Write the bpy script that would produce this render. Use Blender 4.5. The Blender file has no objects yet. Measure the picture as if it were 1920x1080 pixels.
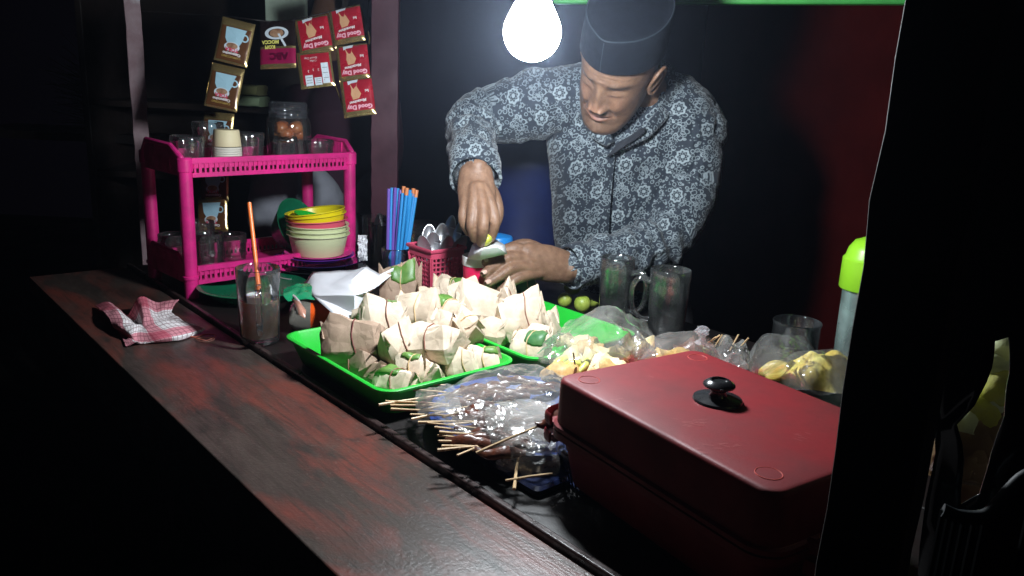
import bpy, bmesh, math, random
from mathutils import Vector, Matrix, Euler, noise
from mathutils.bvhtree import BVHTree
R=math.radians
random.seed(7)
scn=bpy.context.scene
COL=scn.collection
# ------------------------------------------------------------ camera, world, exposure
F=1507.0; PITCH=R(14.4); ROLL=R(2.6); CAM=Vector((0,0,.42))
cf=Vector((0,math.cos(PITCH),-math.sin(PITCH))); cr=Vector((1,0,0)); cu=cr.cross(cf)
cR=cr*math.cos(ROLL)+cu*math.sin(ROLL)
cU=-cr*math.sin(ROLL)+cu*math.cos(ROLL)
cam_d=bpy.data.cameras.new('camera'); cam=bpy.data.objects.new('camera',cam_d); COL.objects.link(cam)
cam_d.sensor_width=36; cam_d.lens=36*F/1920; cam_d.clip_start=.02; cam_d.clip_end=200
cam.matrix_world=Matrix(((cR.x,cU.x,-cf.x,CAM.x),(cR.y,cU.y,-cf.y,CAM.y),(cR.z,cU.z,-cf.z,CAM.z),(0,0,0,1)))
scn.camera=cam
w=bpy.data.worlds.new('World'); scn.world=w; w.use_nodes=True
bg=w.node_tree.nodes['Background']; bg.inputs[0].default_value=(.30,.22,.45,1); bg.inputs[1].default_value=.0028
scn.view_settings.view_transform='Standard'; scn.view_settings.look='None'
scn.view_settings.gamma=1; scn.view_settings.exposure=0; scn.view_settings.use_curve_mapping=False
BULB=540.0; HAZE=.0065
def ray(px,py):
    return cR*((px-960)/F)+cU*(-(py-540)/F)+cf
def P(px,py,z=0.):
    d=ray(px,py); return CAM+d*((z-CAM.z)/d.z)
def D(px,py,dist): return CAM+ray(px,py)*dist
AX=Vector((.66,-.751,0)).normalized(); BX=Vector((.751,.66,0)).normalized()   # along / across the table
TROT=math.atan2(AX.y,AX.x)
def T(a,b,z=0.): return AX*a+BX*b+Vector((0,0,z))
# ------------------------------------------------------------ materials
class NT:
    def __init__(s,name):
        s.m=bpy.data.materials.new(name); s.m.use_nodes=True; s.t=s.m.node_tree; s.n=s.t.nodes; s.l=s.t.links
        s.b=s.n['Principled BSDF']; s.out=s.n['Material Output']
    def new(s,t,**k):
        n=s.n.new(t)
        for a,v in k.items(): setattr(n,a,v)
        return n
    def set(s,n,i,v):
        if isinstance(v,bpy.types.NodeSocket): s.l.new(v,n.inputs[i])
        elif v is not None: n.inputs[i].default_value=v
    def m_(s,op,a,b=None,c=None,clamp=False):
        n=s.new('ShaderNodeMath',operation=op); n.use_clamp=clamp
        s.set(n,0,a); s.set(n,1,b); s.set(n,2,c); return n.outputs[0]
    def v_(s,op,a,b=None):
        n=s.new('ShaderNodeVectorMath',operation=op); s.set(n,0,a); s.set(n,1,b)
        return n.outputs['Value'] if op in('LENGTH','DOT_PRODUCT','DISTANCE') else n.outputs[0]
    def mix(s,f,a,b):
        n=s.new('ShaderNodeMix',data_type='RGBA'); s.set(n,0,f)
        for i,v in((6,a),(7,b)):
            if not isinstance(v,bpy.types.NodeSocket): v=(*v[:3],1)
            s.set(n,i,v)
        return n.outputs[2]
    def noise(s,scale,detail=3,rough=.5,vec=None,dist=0):
        n=s.new('ShaderNodeTexNoise'); n.inputs['Scale'].default_value=scale; n.inputs['Detail'].default_value=detail
        n.inputs['Roughness'].default_value=rough; n.inputs['Distortion'].default_value=dist
        s.l.new(vec if vec else s.obj(),n.inputs['Vector']); return n.outputs['Fac']
    def obj(s):
        if not hasattr(s,'_o'): s._o=s.new('ShaderNodeTexCoord')
        return s._o.outputs['Object']
    def ramp(s,f,a,b): 
        n=s.new('ShaderNodeMapRange'); s.set(n,0,f); n.inputs[1].default_value=a; n.inputs[2].default_value=b; return n.outputs[0]
    def bump(s,h,strength,dist=.001):
        n=s.new('ShaderNodeBump'); n.inputs['Strength'].default_value=strength; n.inputs['Distance'].default_value=dist
        s.l.new(h,n.inputs['Height']); s.l.new(n.outputs[0],s.b.inputs['Normal']); return n.outputs[0]
def mat(name,c,rough=.5,metal=0,spec=.5,var=.0,vs=30,bump=0,bs=200,c2=None,coat=0,sss=0):
    t=NT(name); b=t.b
    b.inputs['Roughness'].default_value=rough; b.inputs['Metallic'].default_value=metal
    b.inputs['Specular IOR Level'].default_value=spec; b.inputs['Coat Weight'].default_value=coat
    if var or c2:
        f=t.ramp(t.noise(vs,5,.6),.35,.65)
        c2_=c2 or tuple(x*(1-var) for x in c)
        t.l.new(t.mix(f,c,c2_),b.inputs['Base Color'])
        t.l.new(t.m_('ADD',t.m_('MULTIPLY',f,.15),rough-.05),b.inputs['Roughness'])
    else: b.inputs['Base Color'].default_value=(*c,1)
    if bump: t.bump(t.noise(bs,4,.6),bump)
    if sss: b.inputs['Subsurface Weight'].default_value=sss; b.inputs['Subsurface Scale'].default_value=.01
    return t.m
def glassmat(name,tint=(1,1,1),rough=.02,body=.0,bodyc=(.5,.5,.5),edge=.35,ior=1.5,bump=0,bs=60):
    """thin-walled clear material: see-through, mirror-like at glancing angles, a little haze of its own"""
    t=NT(name); t.n.remove(t.b)
    tr=t.new('ShaderNodeBsdfTransparent'); tr.inputs[0].default_value=(*tint,1)
    gl=t.new('ShaderNodeBsdfGlossy'); gl.inputs['Roughness'].default_value=rough
    fr=t.new('ShaderNodeFresnel'); fr.inputs[0].default_value=ior
    f=t.m_('ADD',t.m_('MULTIPLY',fr.outputs[0],.9),edge*.12,clamp=True)
    mx=t.new('ShaderNodeMixShader'); t.l.new(f,mx.inputs[0]); t.l.new(tr.outputs[0],mx.inputs[1]); t.l.new(gl.outputs[0],mx.inputs[2])
    last=mx.outputs[0]
    if bump:
        n=t.new('ShaderNodeBump'); n.inputs['Strength'].default_value=bump; n.inputs['Distance'].default_value=.002
        t.l.new(t.noise(bs,4,.6),n.inputs['Height']); t.l.new(n.outputs[0],gl.inputs['Normal'])
    if body:
        df=t.new('ShaderNodeBsdfDiffuse'); df.inputs[0].default_value=(*bodyc,1)
        tl=t.new('ShaderNodeBsdfTranslucent'); tl.inputs[0].default_value=(*bodyc,1)
        ad=t.new('ShaderNodeMixShader'); ad.inputs[0].default_value=.45; t.l.new(df.outputs[0],ad.inputs[1]); t.l.new(tl.outputs[0],ad.inputs[2])
        m2=t.new('ShaderNodeMixShader')
        nf=t.ramp(t.noise(22,3),.3,.7)
        t.l.new(t.m_('MULTIPLY',t.m_('ADD',nf,.35),body),m2.inputs[0])
        t.l.new(last,m2.inputs[1]); t.l.new(ad.outputs[0],m2.inputs[2]); last=m2.outputs[0]
    t.l.new(last,t.out.inputs[0]); return t.m
# ------------------------------------------------------------ mesh helpers
class G:
    def __init__(s): s.v=[]; s.f=[]; s.mi=[]; s.k=0
    def add(s,vs,fs,mi=None):
        o=len(s.v); s.v+= [Vector(x) for x in vs]; s.f+=[tuple(i+o for i in f) for f in fs]; s.mi+=[s.k if mi is None else mi]*len(fs); return s
    def merge(s,g,M=None):
        o=len(s.v); s.v+=[(M@x if M else x.copy()) for x in g.v]; s.f+=[tuple(i+o for i in f) for f in g.f]; s.mi+=g.mi; return s
    def box(s,c,size,rz=0,top=1.0,M=None):
        sx,sy,sz=[x/2 for x in size]; vs=[]
        for z,k in((-sz,1),(sz,top)):
            for x,y in((-sx,-sy),(sx,-sy),(sx,sy),(-sx,sy)): vs.append(Vector((x*k,y*k,z)))
        Mx=M or Matrix.Rotation(rz,4,'Z'); vs=[Mx@v+Vector(c) for v in vs]
        return s.add(vs,[(3,2,1,0),(4,5,6,7),(0,1,5,4),(1,2,6,5),(2,3,7,6),(3,0,4,7)])
    def lathe(s,prof,n=32,c=(0,0,0),rfun=None,cap=True):
        vs=[];fs=[];c=Vector(c)
        for r_,z in prof:
            for i in range(n):
                a=2*math.pi*i/n; rr=r_*(rfun(a,z) if rfun else 1)
                vs.append(Vector((rr*math.cos(a),rr*math.sin(a),z))+c)
        for j in range(len(prof)-1):
            for i in range(n):
                k=(i+1)%n; fs.append((j*n+i,j*n+k,(j+1)*n+k,(j+1)*n+i))
        if cap:
            if prof[0][0]>1e-6: fs.append(tuple(reversed(range(n))))
            if prof[-1][0]>1e-6: fs.append(tuple(range((len(prof)-1)*n,len(prof)*n)))
        return s.add(vs,fs)
    def rings(s,rings,closed=False,cap=True):
        n=len(rings[0]); vs=[x for r_ in rings for x in r_]; fs=[]; m=len(rings)
        for j in range(m if closed else m-1):
            for i in range(n):
                k=(i+1)%n; j2=(j+1)%m; fs.append((j*n+i,j*n+k,j2*n+k,j2*n+i))
        if cap and not closed: fs.append(tuple(reversed(range(n)))); fs.append(tuple(range((m-1)*n,m*n)))
        return s.add(vs,fs)
    def tube(s,pts,rad,n=10,closed=False,round_=False,up=None,res=0):
        pts=[Vector(p) for p in pts]
        if not isinstance(rad,(list,tuple)): rad=[rad]*len(pts)
        rad=[(x,x) if not isinstance(x,(tuple,list)) else x for x in rad]
        if res:
            np_,nr=[],[]; m=len(pts)
            rng=range(m if closed else m-1)
            for i in rng:
                g=lambda k:(pts[k%m] if closed else pts[max(0,min(m-1,k))]); h=lambda k:(rad[k%m] if closed else rad[max(0,min(m-1,k))])
                for q in range(res):
                    u=q/res; np_.append(cat(g(i-1),g(i),g(i+1),g(i+2),u)); nr.append(tuple(h(i)[e]*(1-u)+h(i+1)[e]*u for e in(0,1)))
            if not closed: np_.append(pts[-1]); nr.append(rad[-1])
            pts,rad=np_,nr
        m=len(pts)
        if round_ and not closed:
            d0=(pts[0]-pts[1]).normalized(); d1=(pts[-1]-pts[-2]).normalized(); a,b=rad[0],rad[-1]
            pre=[];pr=[]
            for q in(.97,.8,.45): 
                k=math.sqrt(max(0,1-q*q)); pre.append(pts[0]+d0*min(a)*q); pr.append((a[0]*k+1e-5,a[1]*k+1e-5))
            post=[];po=[]
            for q in(.45,.8,.97):
                k=math.sqrt(max(0,1-q*q)); post.append(pts[-1]+d1*min(b)*q); po.append((b[0]*k+1e-5,b[1]*k+1e-5))
            pts=pre+pts+post; rad=pr+rad+po; m=len(pts)
        rs=[]; nrm=None
        for i in range(m):
            if closed: t=(pts[(i+1)%m]-pts[i-1]).normalized()
            else: t=(pts[min(m-1,i+1)]-pts[max(0,i-1)]).normalized()
            if up is not None: nrm=(Vector(up)-t*t.dot(Vector(up))).normalized()
            elif nrm is None: nrm=t.orthogonal().normalized()
            else: nrm=(nrm-t*t.dot(nrm)).normalized()
            b=t.cross(nrm)
            rs.append([pts[i]+nrm*rad[i][0]*math.cos(2*math.pi*k/n)+b*rad[i][1]*math.sin(2*math.pi*k/n) for k in range(n)])
        return s.rings(rs,closed=closed)
    def grid(s,fn,nu,nv,closeu=False):
        vs=[fn(i/nu,j/nv) for j in range(nv+1) for i in range(nu+1)]
        fs=[(j*(nu+1)+i,j*(nu+1)+i+1,(j+1)*(nu+1)+i+1,(j+1)*(nu+1)+i) for j in range(nv) for i in range(nu)]
        return s.add(vs,fs)
    def xf(s,M): s.v=[M@x for x in s.v]; return s
def cat(a,b,c,d,u):
    return b*1.0+(c-a)*(.5*u)+(a*2-b*5+c*4-d)*(.5*u*u)+(b*3-a-c*3+d)*(.5*u**3)
def mesh_of(g,name,mats,smooth=True,angle=None):
    me=bpy.data.meshes.new(name); me.from_pydata([tuple(v) for v in g.v],[],g.f)
    for m in (mats if isinstance(mats,(list,tuple)) else [mats]): me.materials.append(m)
    me.polygons.foreach_set('material_index',g.mi)
    if smooth: me.polygons.foreach_set('use_smooth',[True]*len(me.polygons))
    me.update()
    if smooth and angle is not None: me.set_sharp_from_angle(angle=R(angle))
    return me
def fixn(me):
    b=bmesh.new(); b.from_mesh(me); bmesh.ops.recalc_face_normals(b,faces=b.faces); b.to_mesh(me); b.free()
def thing(name,label,cat_,loc=(0,0,0),rz=0,group=None,rot=None):
    o=bpy.data.objects.new(name,None); COL.objects.link(o); o.empty_display_size=.02
    o.location=Vector(loc); o.rotation_euler=rot if rot is not None else (0,0,rz)
    o['label']=label; o['category']=cat_
    if group: o['group']=group
    return o
def minv(o):
    M=o.matrix_basis.copy() if o.parent is None else (mw(o.parent)@o.matrix_basis)
    return M.inverted()
def mw(o): return o.matrix_basis.copy() if o.parent is None else mw(o.parent)@o.matrix_basis
def part(name,g,mats,parent=None,smooth=True,angle=40,world=False,bevel=0,solid=0,label=None,kind=None,M=None):
    if world and parent: g.xf(minv(parent))
    me=mesh_of(g,name,mats,smooth,None); fixn(me)
    if smooth and angle is not None: me.set_sharp_from_angle(angle=R(angle))
    o=bpy.data.objects.new(name,me); COL.objects.link(o)
    if parent: o.parent=parent
    if M: o.matrix_basis=M
    if bevel:
        b=o.modifiers.new('bevel','BEVEL'); b.width=bevel; b.segments=2; b.limit_method='ANGLE'; b.angle_limit=R(35)
    if solid:
        b=o.modifiers.new('solid','SOLIDIFY'); b.thickness=solid; b.offset=0
    if label: o['label']=label
    if kind: o['kind']=kind
    return o
def single(name,g,mats,label,cat_,loc=(0,0,0),rz=0,group=None,world=False,**k):
    if world: 
        Mi=Matrix.Translation(Vector(loc)).inverted(); g.xf(Mi)
    o=part(name,g,mats,None,**k); o.location=loc; o.rotation_euler=(0,0,rz)
    o['label']=label; o['category']=cat_
    if group: o['group']=group
    return o
def struct(name,g,mats,**k):
    o=part(name,g,mats,None,**k); o['kind']='structure'; return o
def copy_tree(o,parent=None):
    c=o.copy(); COL.objects.link(c); c.parent=parent
    for ch in list(o.children): copy_tree(ch,c)
    return c
def fbm(p,s,seed=0): return noise.fractal(Vector(p)*s+Vector((seed,seed*.7,seed*1.3)),1.0,2.0,4)
def text_mesh(txt,size,extr=0,shear=0,bold=0):
    c=bpy.data.curves.new('lettering','FONT'); c.body=txt; c.size=size; c.align_x='CENTER'; c.align_y='CENTER'; c.shear=shear; c.offset=bold; c.resolution_u=2; c.extrude=extr
    o=bpy.data.objects.new('tmp',c); COL.objects.link(o)
    bpy.context.view_layer.update()
    me=bpy.data.meshes.new_from_object(o.evaluated_get(bpy.context.evaluated_depsgraph_get()))
    bpy.data.objects.remove(o); bpy.data.curves.remove(c)
    g=G(); g.add([v.co.copy() for v in me.vertices],[tuple(p.vertices) for p in me.polygons]); bpy.data.meshes.remove(me); return g
def remesh(g,voxel,smooth=3,disp=None):
    me=mesh_of(g,'tmp',[]); fixn(me)
    o=bpy.data.objects.new('tmp',me); COL.objects.link(o)
    m=o.modifiers.new('r','REMESH'); m.mode='VOXEL'; m.voxel_size=voxel
    m=o.modifiers.new('s','SMOOTH'); m.iterations=smooth; m.factor=.5
    bpy.context.view_layer.update()
    me2=bpy.data.meshes.new_from_object(o.evaluated_get(bpy.context.evaluated_depsgraph_get()))
    bpy.data.objects.remove(o); bpy.data.meshes.remove(me); return me2
# ------------------------------------------------------------ shared materials
def wood_counter():
    t=NT('worn_red_grey_wood'); o=t.obj()
    mp=t.new('ShaderNodeMapping'); t.l.new(o,mp.inputs[0]); mp.inputs['Scale'].default_value=(.35,1,1)
    n1=t.noise(13,6,.62,mp.outputs[0],.6); n2=t.noise(30,7,.7,mp.outputs[0],.4); n3=t.noise(230,4,.7)
    mp2=t.new('ShaderNodeMapping'); t.l.new(o,mp2.inputs[0]); mp2.inputs['Scale'].default_value=(.06,1,1)
    gr=t.noise(170,4,.65,mp2.outputs[0],.3)
    base=t.mix(t.ramp(n2,.35,.65),(.062,.047,.040),(.030,.021,.018))
    base=t.mix(t.m_('MULTIPLY',t.ramp(n1,.46,.64),.85),base,(.15,.036,.026))
    base=t.mix(t.m_('MULTIPLY',t.ramp(n2,.56,.72),.8),base,(.022,.022,.019))
    base=t.mix(t.m_('MULTIPLY',t.ramp(gr,.52,.66),.55),base,(.03,.025,.02))
    base=t.mix(t.m_('MULTIPLY',t.ramp(n3,.62,.75),.35),base,(.3,.27,.24))
    t.l.new(base,t.b.inputs['Base Color'])
    t.l.new(t.m_('ADD',t.m_('MULTIPLY',n2,.40),.16),t.b.inputs['Roughness'])
    t.b.inputs['Specular IOR Level'].default_value=.42
    t.bump(t.m_('ADD',t.m_('ADD',n3,gr),t.m_('MULTIPLY',n2,1.5)),.36,.0012); return t.m
M_plank=wood_counter()
M_board=mat('dark_stained_board',(.010,.0065,.006),.45,var=.5,vs=25,bump=.4,bs=90)
M_rim=mat('dark_rim_wood',(.022,.014,.014),.3,var=.5,vs=60,bump=.5,bs=120,c2=(.05,.03,.028))
M_pink=mat('magenta_plastic',(.74,.022,.23),.38,spec=.45,var=.34,vs=28,bump=.08,bs=300)
M_pinkb=mat('pink_basket_plastic',(.62,.08,.15),.4)
M_green=mat('bright_green_plastic',(.015,.44,.035),.35,var=.15,vs=20,bump=.08,bs=250)
M_dgreen=mat('dark_green_plastic',(.005,.13,.06),.3,var=.2)
M_lid=mat('crimson_enamel',(.185,.013,.017),.55,spec=.3,var=.35,vs=14,bump=.15,bs=350,coat=0)
M_lid2=mat('crimson_ring_ridge',(.42,.07,.06),.3)
M_black=mat('black_plastic',(.012,.012,.014),.25,var=.2)
M_steel=mat('spoon_steel',(.60,.61,.64),.36,.85)
def paper(name,c,c2):
    t=NT(name); n1=t.noise(22,5,.6); t.l.new(t.mix(t.ramp(n1,.4,.62),c,c2),t.b.inputs['Base Color']); t.b.inputs['Roughness'].default_value=.7; t.b.inputs['Specular IOR Level'].default_value=.25
    w_=t.new('ShaderNodeTexNoise'); w_.inputs['Scale'].default_value=30; t.l.new(t.obj(),w_.inputs['Vector'])
    ws=t.v_('SCALE',w_.outputs['Color']); ws.node.inputs['Scale'].default_value=.02
    vo=t.new('ShaderNodeTexVoronoi',feature='DISTANCE_TO_EDGE'); vo.inputs['Scale'].default_value=48; t.l.new(t.v_('ADD',t.obj(),ws),vo.inputs['Vector'])
    vo2=t.new('ShaderNodeTexVoronoi',feature='F1'); vo2.inputs['Scale'].default_value=38; t.l.new(t.obj(),vo2.inputs['Vector'])
    h=t.m_('ADD',t.m_('ADD',t.m_('MULTIPLY',t.ramp(vo.outputs['Distance'],0,.25),.7),t.m_('MULTIPLY',vo2.outputs['Distance'],1.4)),t.m_('MULTIPLY',t.noise(160,3),.35))
    t.bump(h,.38,.0018); return t.m
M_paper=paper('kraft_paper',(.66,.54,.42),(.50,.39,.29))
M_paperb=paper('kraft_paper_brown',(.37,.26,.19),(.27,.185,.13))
M_leaf=mat('banana_leaf',(.055,.16,.025),.45,c2=(.14,.25,.05),vs=40,bump=.3,bs=150)
M_leafd=mat('banana_leaf_dark',(.03,.13,.045),.45,c2=(.08,.18,.06),vs=40,bump=.3,bs=150)
M_band=mat('rubber_band',(.22,.09,.06),.5)
M_bandy=mat('rubber_band_pale',(.55,.38,.2),.5)
M_white=mat('white_paper',(.80,.80,.84),.8,spec=.2,bump=.1,bs=120)
M_cupw=mat('white_plastic',(.78,.78,.78),.35)
M_cupp=mat('pink_red_plastic',(.72,.015,.09),.35)
M_glass=glassmat('clear_glass',(1,1,1),.035,edge=.7,body=.028,bodyc=(.7,.75,.78))
M_mug=glassmat('pressed_glass',(1,1,1),.05,edge=1.3,body=.045,bodyc=(.7,.75,.75),bump=.5,bs=70)
M_glassd=glassmat('dim_glass',(.985,.99,.99),.035,edge=.35,body=.02,bodyc=(.6,.65,.65))
M_film=glassmat('clear_plastic_bag',(.985,.985,.985),.17,body=.15,bodyc=(.85,.85,.82),edge=.9,ior=1.5)
M_film2=glassmat('cloudy_plastic_bag',(.97,.97,.96),.13,body=.22,bodyc=(.85,.84,.80),edge=.9,ior=1.5)
M_bamboo=mat('bamboo_skewer',(.62,.42,.22),.5,var=.25,vs=60)
M_meat=mat('brown_grilled_meat',(.12,.035,.018),.3,c2=(.05,.015,.01),vs=90,bump=.8,bs=200,coat=.3)
M_fried=mat('golden_fried_food',(.62,.36,.08),.5,c2=(.72,.55,.22),vs=40,bump=.8,bs=120)
M_egg=mat('yellow_omelette',(.70,.46,.06),.45,c2=(.66,.60,.16),vs=35,bump=.9,bs=90,coat=.2)
M_blue=mat('blue_plastic',(.02,.06,.26),.3,var=.2)
M_navy=mat('navy_plastic',(.008,.015,.06),.28,var=.2)
M_rose=mat('rose_plastic',(.66,.12,.13),.35)
M_lime=mat('lime_rind',(.25,.36,.04),.4,c2=(.38,.45,.08),vs=60,bump=.3,bs=400)
M_limef=mat('lime_flesh',(.58,.62,.25),.4,c2=(.45,.52,.12),vs=120)
M_seed=mat('dark_void_paint',(.02,.02,.02),.6)
# ------------------------------------------------------------ setting
def gfloor():
    g=G(); g.add([(-6.3,-1.4,-.8),(6.3,-1.4,-.8),(6.3,6.4,-.8),(-6.3,6.4,-.8)],[(0,1,2,3)])
    struct('ground',g,mat('night_soil',(.03,.024,.02),.9,var=.5,vs=4,bump=.5,bs=30),smooth=False)
gfloor()
TB0,TB1=.297,1.20
def table():
    o=thing('stall_table','long dark wooden stall table with worn red and grey front plank','table',T(-1.1,.7,-.8))
    L0,L1=-1.80,.75; Mx=Matrix.Translation(T((L0+L1)/2,0,0))@Matrix.Rotation(TROT,4,'Z')
    def slab(b0,b1,z0,z1,m,name,lab=None,a0=L0,a1=L1):
        g=G(); c=T((a0+a1)/2,(b0+b1)/2,(z0+z1)/2); g.box((0,0,0),(a1-a0,b1-b0,z1-z0))
        M=Matrix.Translation(c)@Matrix.Rotation(TROT,4,'Z')
        part(name,g,m,o,smooth=True,angle=30,bevel=.002,label=lab,M=minv(o)@M)
    slab(TB0,.478,-.028,0,M_plank,'plank','worn front plank with flaking red paint over grey')
    slab(.481,.490,-.028,.007,M_rim,'rim_strip')
    for i in range(4):
        b0=.495+i*.177; slab(b0,b0+.174,-.026,0,M_board,'plank')
    slab(TB0+.02,TB0+.045,-.14,-.03,M_board,'apron'); slab(TB1-.05,TB1-.025,-.14,-.03,M_board,'apron')
    for a in(-1.7,-.4,.6):
        for b in(TB0+.08,TB1-.09):
            g=G(); g.box(T(a,b,-.415),(.055,.055,.768),TROT); part('leg',g,M_board,o,world=True,angle=30)
table()
def post(name,label,m,c,w_,d_,z0,z1,rz,extra=None):
    o=thing(name,label,'post',(c[0],c[1],z0)); g=G()
    n=70; rs=[]
    for i in range(n+1):
        z=z0+(z1-z0)*i/n; jit=.0012
        rs.append([Matrix.Rotation(rz,3,'Z')@Vector((sx*w_/2+random.uniform(-jit,jit),sy*d_/2+random.uniform(-jit,jit),0))+Vector((c[0],c[1],z)) for sx,sy in((-1,-1),(1,-1),(1,1),(-1,1))])
    g.rings(rs); part('shaft',g,m,o,world=True,angle=30,bevel=.0015)
    return o
def whitewash():
    t=NT('weathered_post_wood'); o=t.obj(); sp=t.new('ShaderNodeSeparateXYZ'); t.l.new(o,sp.inputs[0])
    n1=t.noise(30,5,.6); n2=t.noise(9,4)
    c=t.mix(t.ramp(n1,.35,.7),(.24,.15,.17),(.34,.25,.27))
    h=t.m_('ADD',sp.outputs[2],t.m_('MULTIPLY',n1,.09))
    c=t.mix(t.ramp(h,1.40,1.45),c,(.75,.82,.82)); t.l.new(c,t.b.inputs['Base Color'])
    t.b.inputs['Roughness'].default_value=.7; t.bump(n1,.6,.002); return t.m
pL=P(268,300,0); 
q=D(268,300,1.95)
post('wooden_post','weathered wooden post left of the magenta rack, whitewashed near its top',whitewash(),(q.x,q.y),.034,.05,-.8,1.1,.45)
q=D(722,300,2.05)
post('wooden_post','dark maroon wooden post standing behind the straws',mat('maroon_post_paint',(.085,.012,.03),.55,var=.3,vs=12,bump=.3,bs=60),(q.x,q.y),.066,.06,-.8,1.3,.1)
q=D(1605,560,.31)
RZ=R(-8)
_a=.60; post('wooden_post','thick black post at the right front with the red box behind it',mat('near_black_post',(.014,.009,.009),.7,bump=.6,bs=40),(q.x+.016*math.cos(_a)-.02*math.sin(-_a)*-1*-1,q.y-.016*math.sin(_a)+.02*math.cos(_a)),.032,.04,-.8,1.0,-_a)
def chips():
    pass
# walls far behind
def wall(name,label,a,b,z0,z1,m,boards=0,cat_='wall'):
    a=Vector(a);b=Vector(b); o=thing(name,label,cat_,((a.x+b.x)/2,(a.y+b.y)/2,z0))
    d=(b-a); L=d.length; d.normalize(); rz=math.atan2(d.y,d.x)
    n=boards or 1
    for i in range(n):
        if boards:
            h=(z1-z0)/n; g=G(); g.box((0,0,0),(L,.018,h-.006)); c=(a+b)/2; c.z=z0+h*(i+.5)
            part('board',g,m,o,M=minv(o)@Matrix.Translation(c+Vector((0,random.uniform(-.004,.004),0)))@Matrix.Rotation(rz,4,'Z'),bevel=.002)
        else:
            g=G()
            def fn(u,v):
                p=a+(b-a)*u; nn=Vector((-d.y,d.x,0)); 
                return Vector((p.x,p.y,z0+(z1-z0)*v))+nn*(.020*fbm((u*L*1.5,0,v*.5),1.2,3)+.004*fbm((u*L*6,0,v*2),1,8))
            g.grid(fn,80,40); part('sheet',g,m,o,world=False,solid=.002,M=minv(o))
    return o
M_tarp=mat('dark_blue_tarpaulin',(.003,.004,.014),.9,spec=.1,var=.3,vs=3,bump=.2,bs=40)
a=D(700,300,2.5); b=D(1300,300,2.9)
wall('blue_tarpaulin','dark blue tarpaulin hanging behind the man and the bulb',(a.x,a.y,0),(b.x,b.y,0),-.8,1.6,M_tarp,0,'tarpaulin')
M_redw=mat('dark_red_sheet',(.10,.008,.007),.95,spec=.08,var=.3,vs=5,bump=.3,bs=40)
a=D(1290,300,3.0); b=D(1980,300,1.9)
wall('red_wall','dark red hanging sheet at the right, lit faintly near the black post',(a.x,a.y,0),(b.x,b.y,0),-.8,1.9,M_redw,0)
# blue drum behind the man's arm
c=D(985,300,2.05); g=G(); g.lathe([(0,-.8),(.12,-.8),(.125,-.79)]+[(.125+(.004 if abs(z-zz)<.012 else 0),z) for zz in(-.4,-.05,.22) for z in(zz-.02,zz-.01,zz+.01,zz+.02)]+[(.125,.36),(.118,.372),(0,.372)],48)
single('blue_drum',g,mat('dark_blue_drum',(.012,.025,.13),.5,var=.3,vs=10),'dark blue plastic drum standing behind the man, seen under his raised arm','drum',(c.x,c.y,0),angle=30)
# green beam on top
def beam():
    a=D(1040,-9,1.72); b=D(1760,-9,1.55)
    o=thing('green_beam','bright green painted edge running along the top above the man','beam',(a+b)/2)
    g=G(); d=(b-a); M=Matrix.Translation((a+b)/2+Vector((0,0,.0)))@Matrix.Rotation(math.atan2(d.y,d.x),4,'Z')@Matrix.Rotation(-math.asin(d.z/d.length),4,'Y')
    g.box((0,0,0),(d.length,.03,.036)); part('edge_board',g,mat('green_paint',(.08,.5,.10),.4,var=.3,vs=20),o,M=minv(o)@M,bevel=.003)
beam()
# left background: cupboard, pale board, folded cloths, thatch
def cupboard():
    c=D(440,100,2.45); o=thing('wooden_cupboard','dim dark wooden cupboard behind the hanging sachets','cupboard',(c.x,c.y,-.8))
    m=mat('dark_cupboard_wood',(.022,.014,.012),.5,var=.4,vs=20,bump=.3,bs=60)
    Mx=Matrix.Translation((c.x-.05,c.y,0))
    def bx(n,cc,s): g=G(); g.box(cc,s); g.xf(Mx); part(n,g,m,o,world=True,bevel=.003,angle=30)
    bx('side_panel',(-.34,0,-.05),(.02,.3,1.5)); bx('side_panel',(.42,0,-.05),(.02,.3,1.5)); bx('back_panel',(.04,.14,-.05),(.74,.012,1.5))
    zs=D(470,196,2.4).z
    bx('shelf',(.04,0,zs-.012),(.74,.28,.02)); bx('shelf',(.04,0,.66),(.74,.28,.02)); bx('shelf',(.04,0,.1),(.74,.28,.02)); bx('shelf',(.04,0,-.4),(.74,.28,.02))
    for k,(px,w_) in enumerate(((458,.05),(520,.05))): pass
    for i,(lab,m2,dz,wx) in enumerate((('pale green folded cloth lying under the olive one on the cupboard shelf',mat('pale_green_cloth',(.36,.50,.30),.9,bump=.6,bs=200),0,.088),('olive folded cloth lying on top of the pale green one',mat('olive_cloth',(.22,.23,.10),.9,bump=.6,bs=200),.031,.078))):
        c2=D(473,186,2.32); g=G()
        rs=[]
        for k in range(9):
            x=(k/8-.5)*wx; hh=.0145*(.96+.05*math.sin(k*1.7+i)); 
            rs.append([Vector((x+.002*math.sin(q*1.3),.05*math.copysign(abs(math.cos(a_))**.35,math.cos(a_)),hh*math.copysign(abs(math.sin(a_))**.4,math.sin(a_))))for q,a_ in enumerate([2*math.pi*q/24 for q in range(24)])])
        g.rings(rs); single('folded_cloth',g,m2,lab,'cloth',(c2.x,c2.y-.03,zs+.014+dz))
cupboard()
def paleboard():
    c=D(537,10,2.1); o=thing('pale_board','pale green upright board at the top behind the black sachet','board',(c.x,c.y,c.z))
    zb=D(537,42,2.1).z
    g=G(); g.box((c.x,c.y,zb+.25),(.108,.015,.5)); part('panel',g,mat('pale_green_paint',(.55,.68,.55),.7,var=.2,vs=30),o,world=True,bevel=.002)
    g=G(); g.box((c.x,c.y+.02,zb+.55),(.5,.02,.03)); part('batten',g,M_board,o,world=True)
paleboard()
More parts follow.
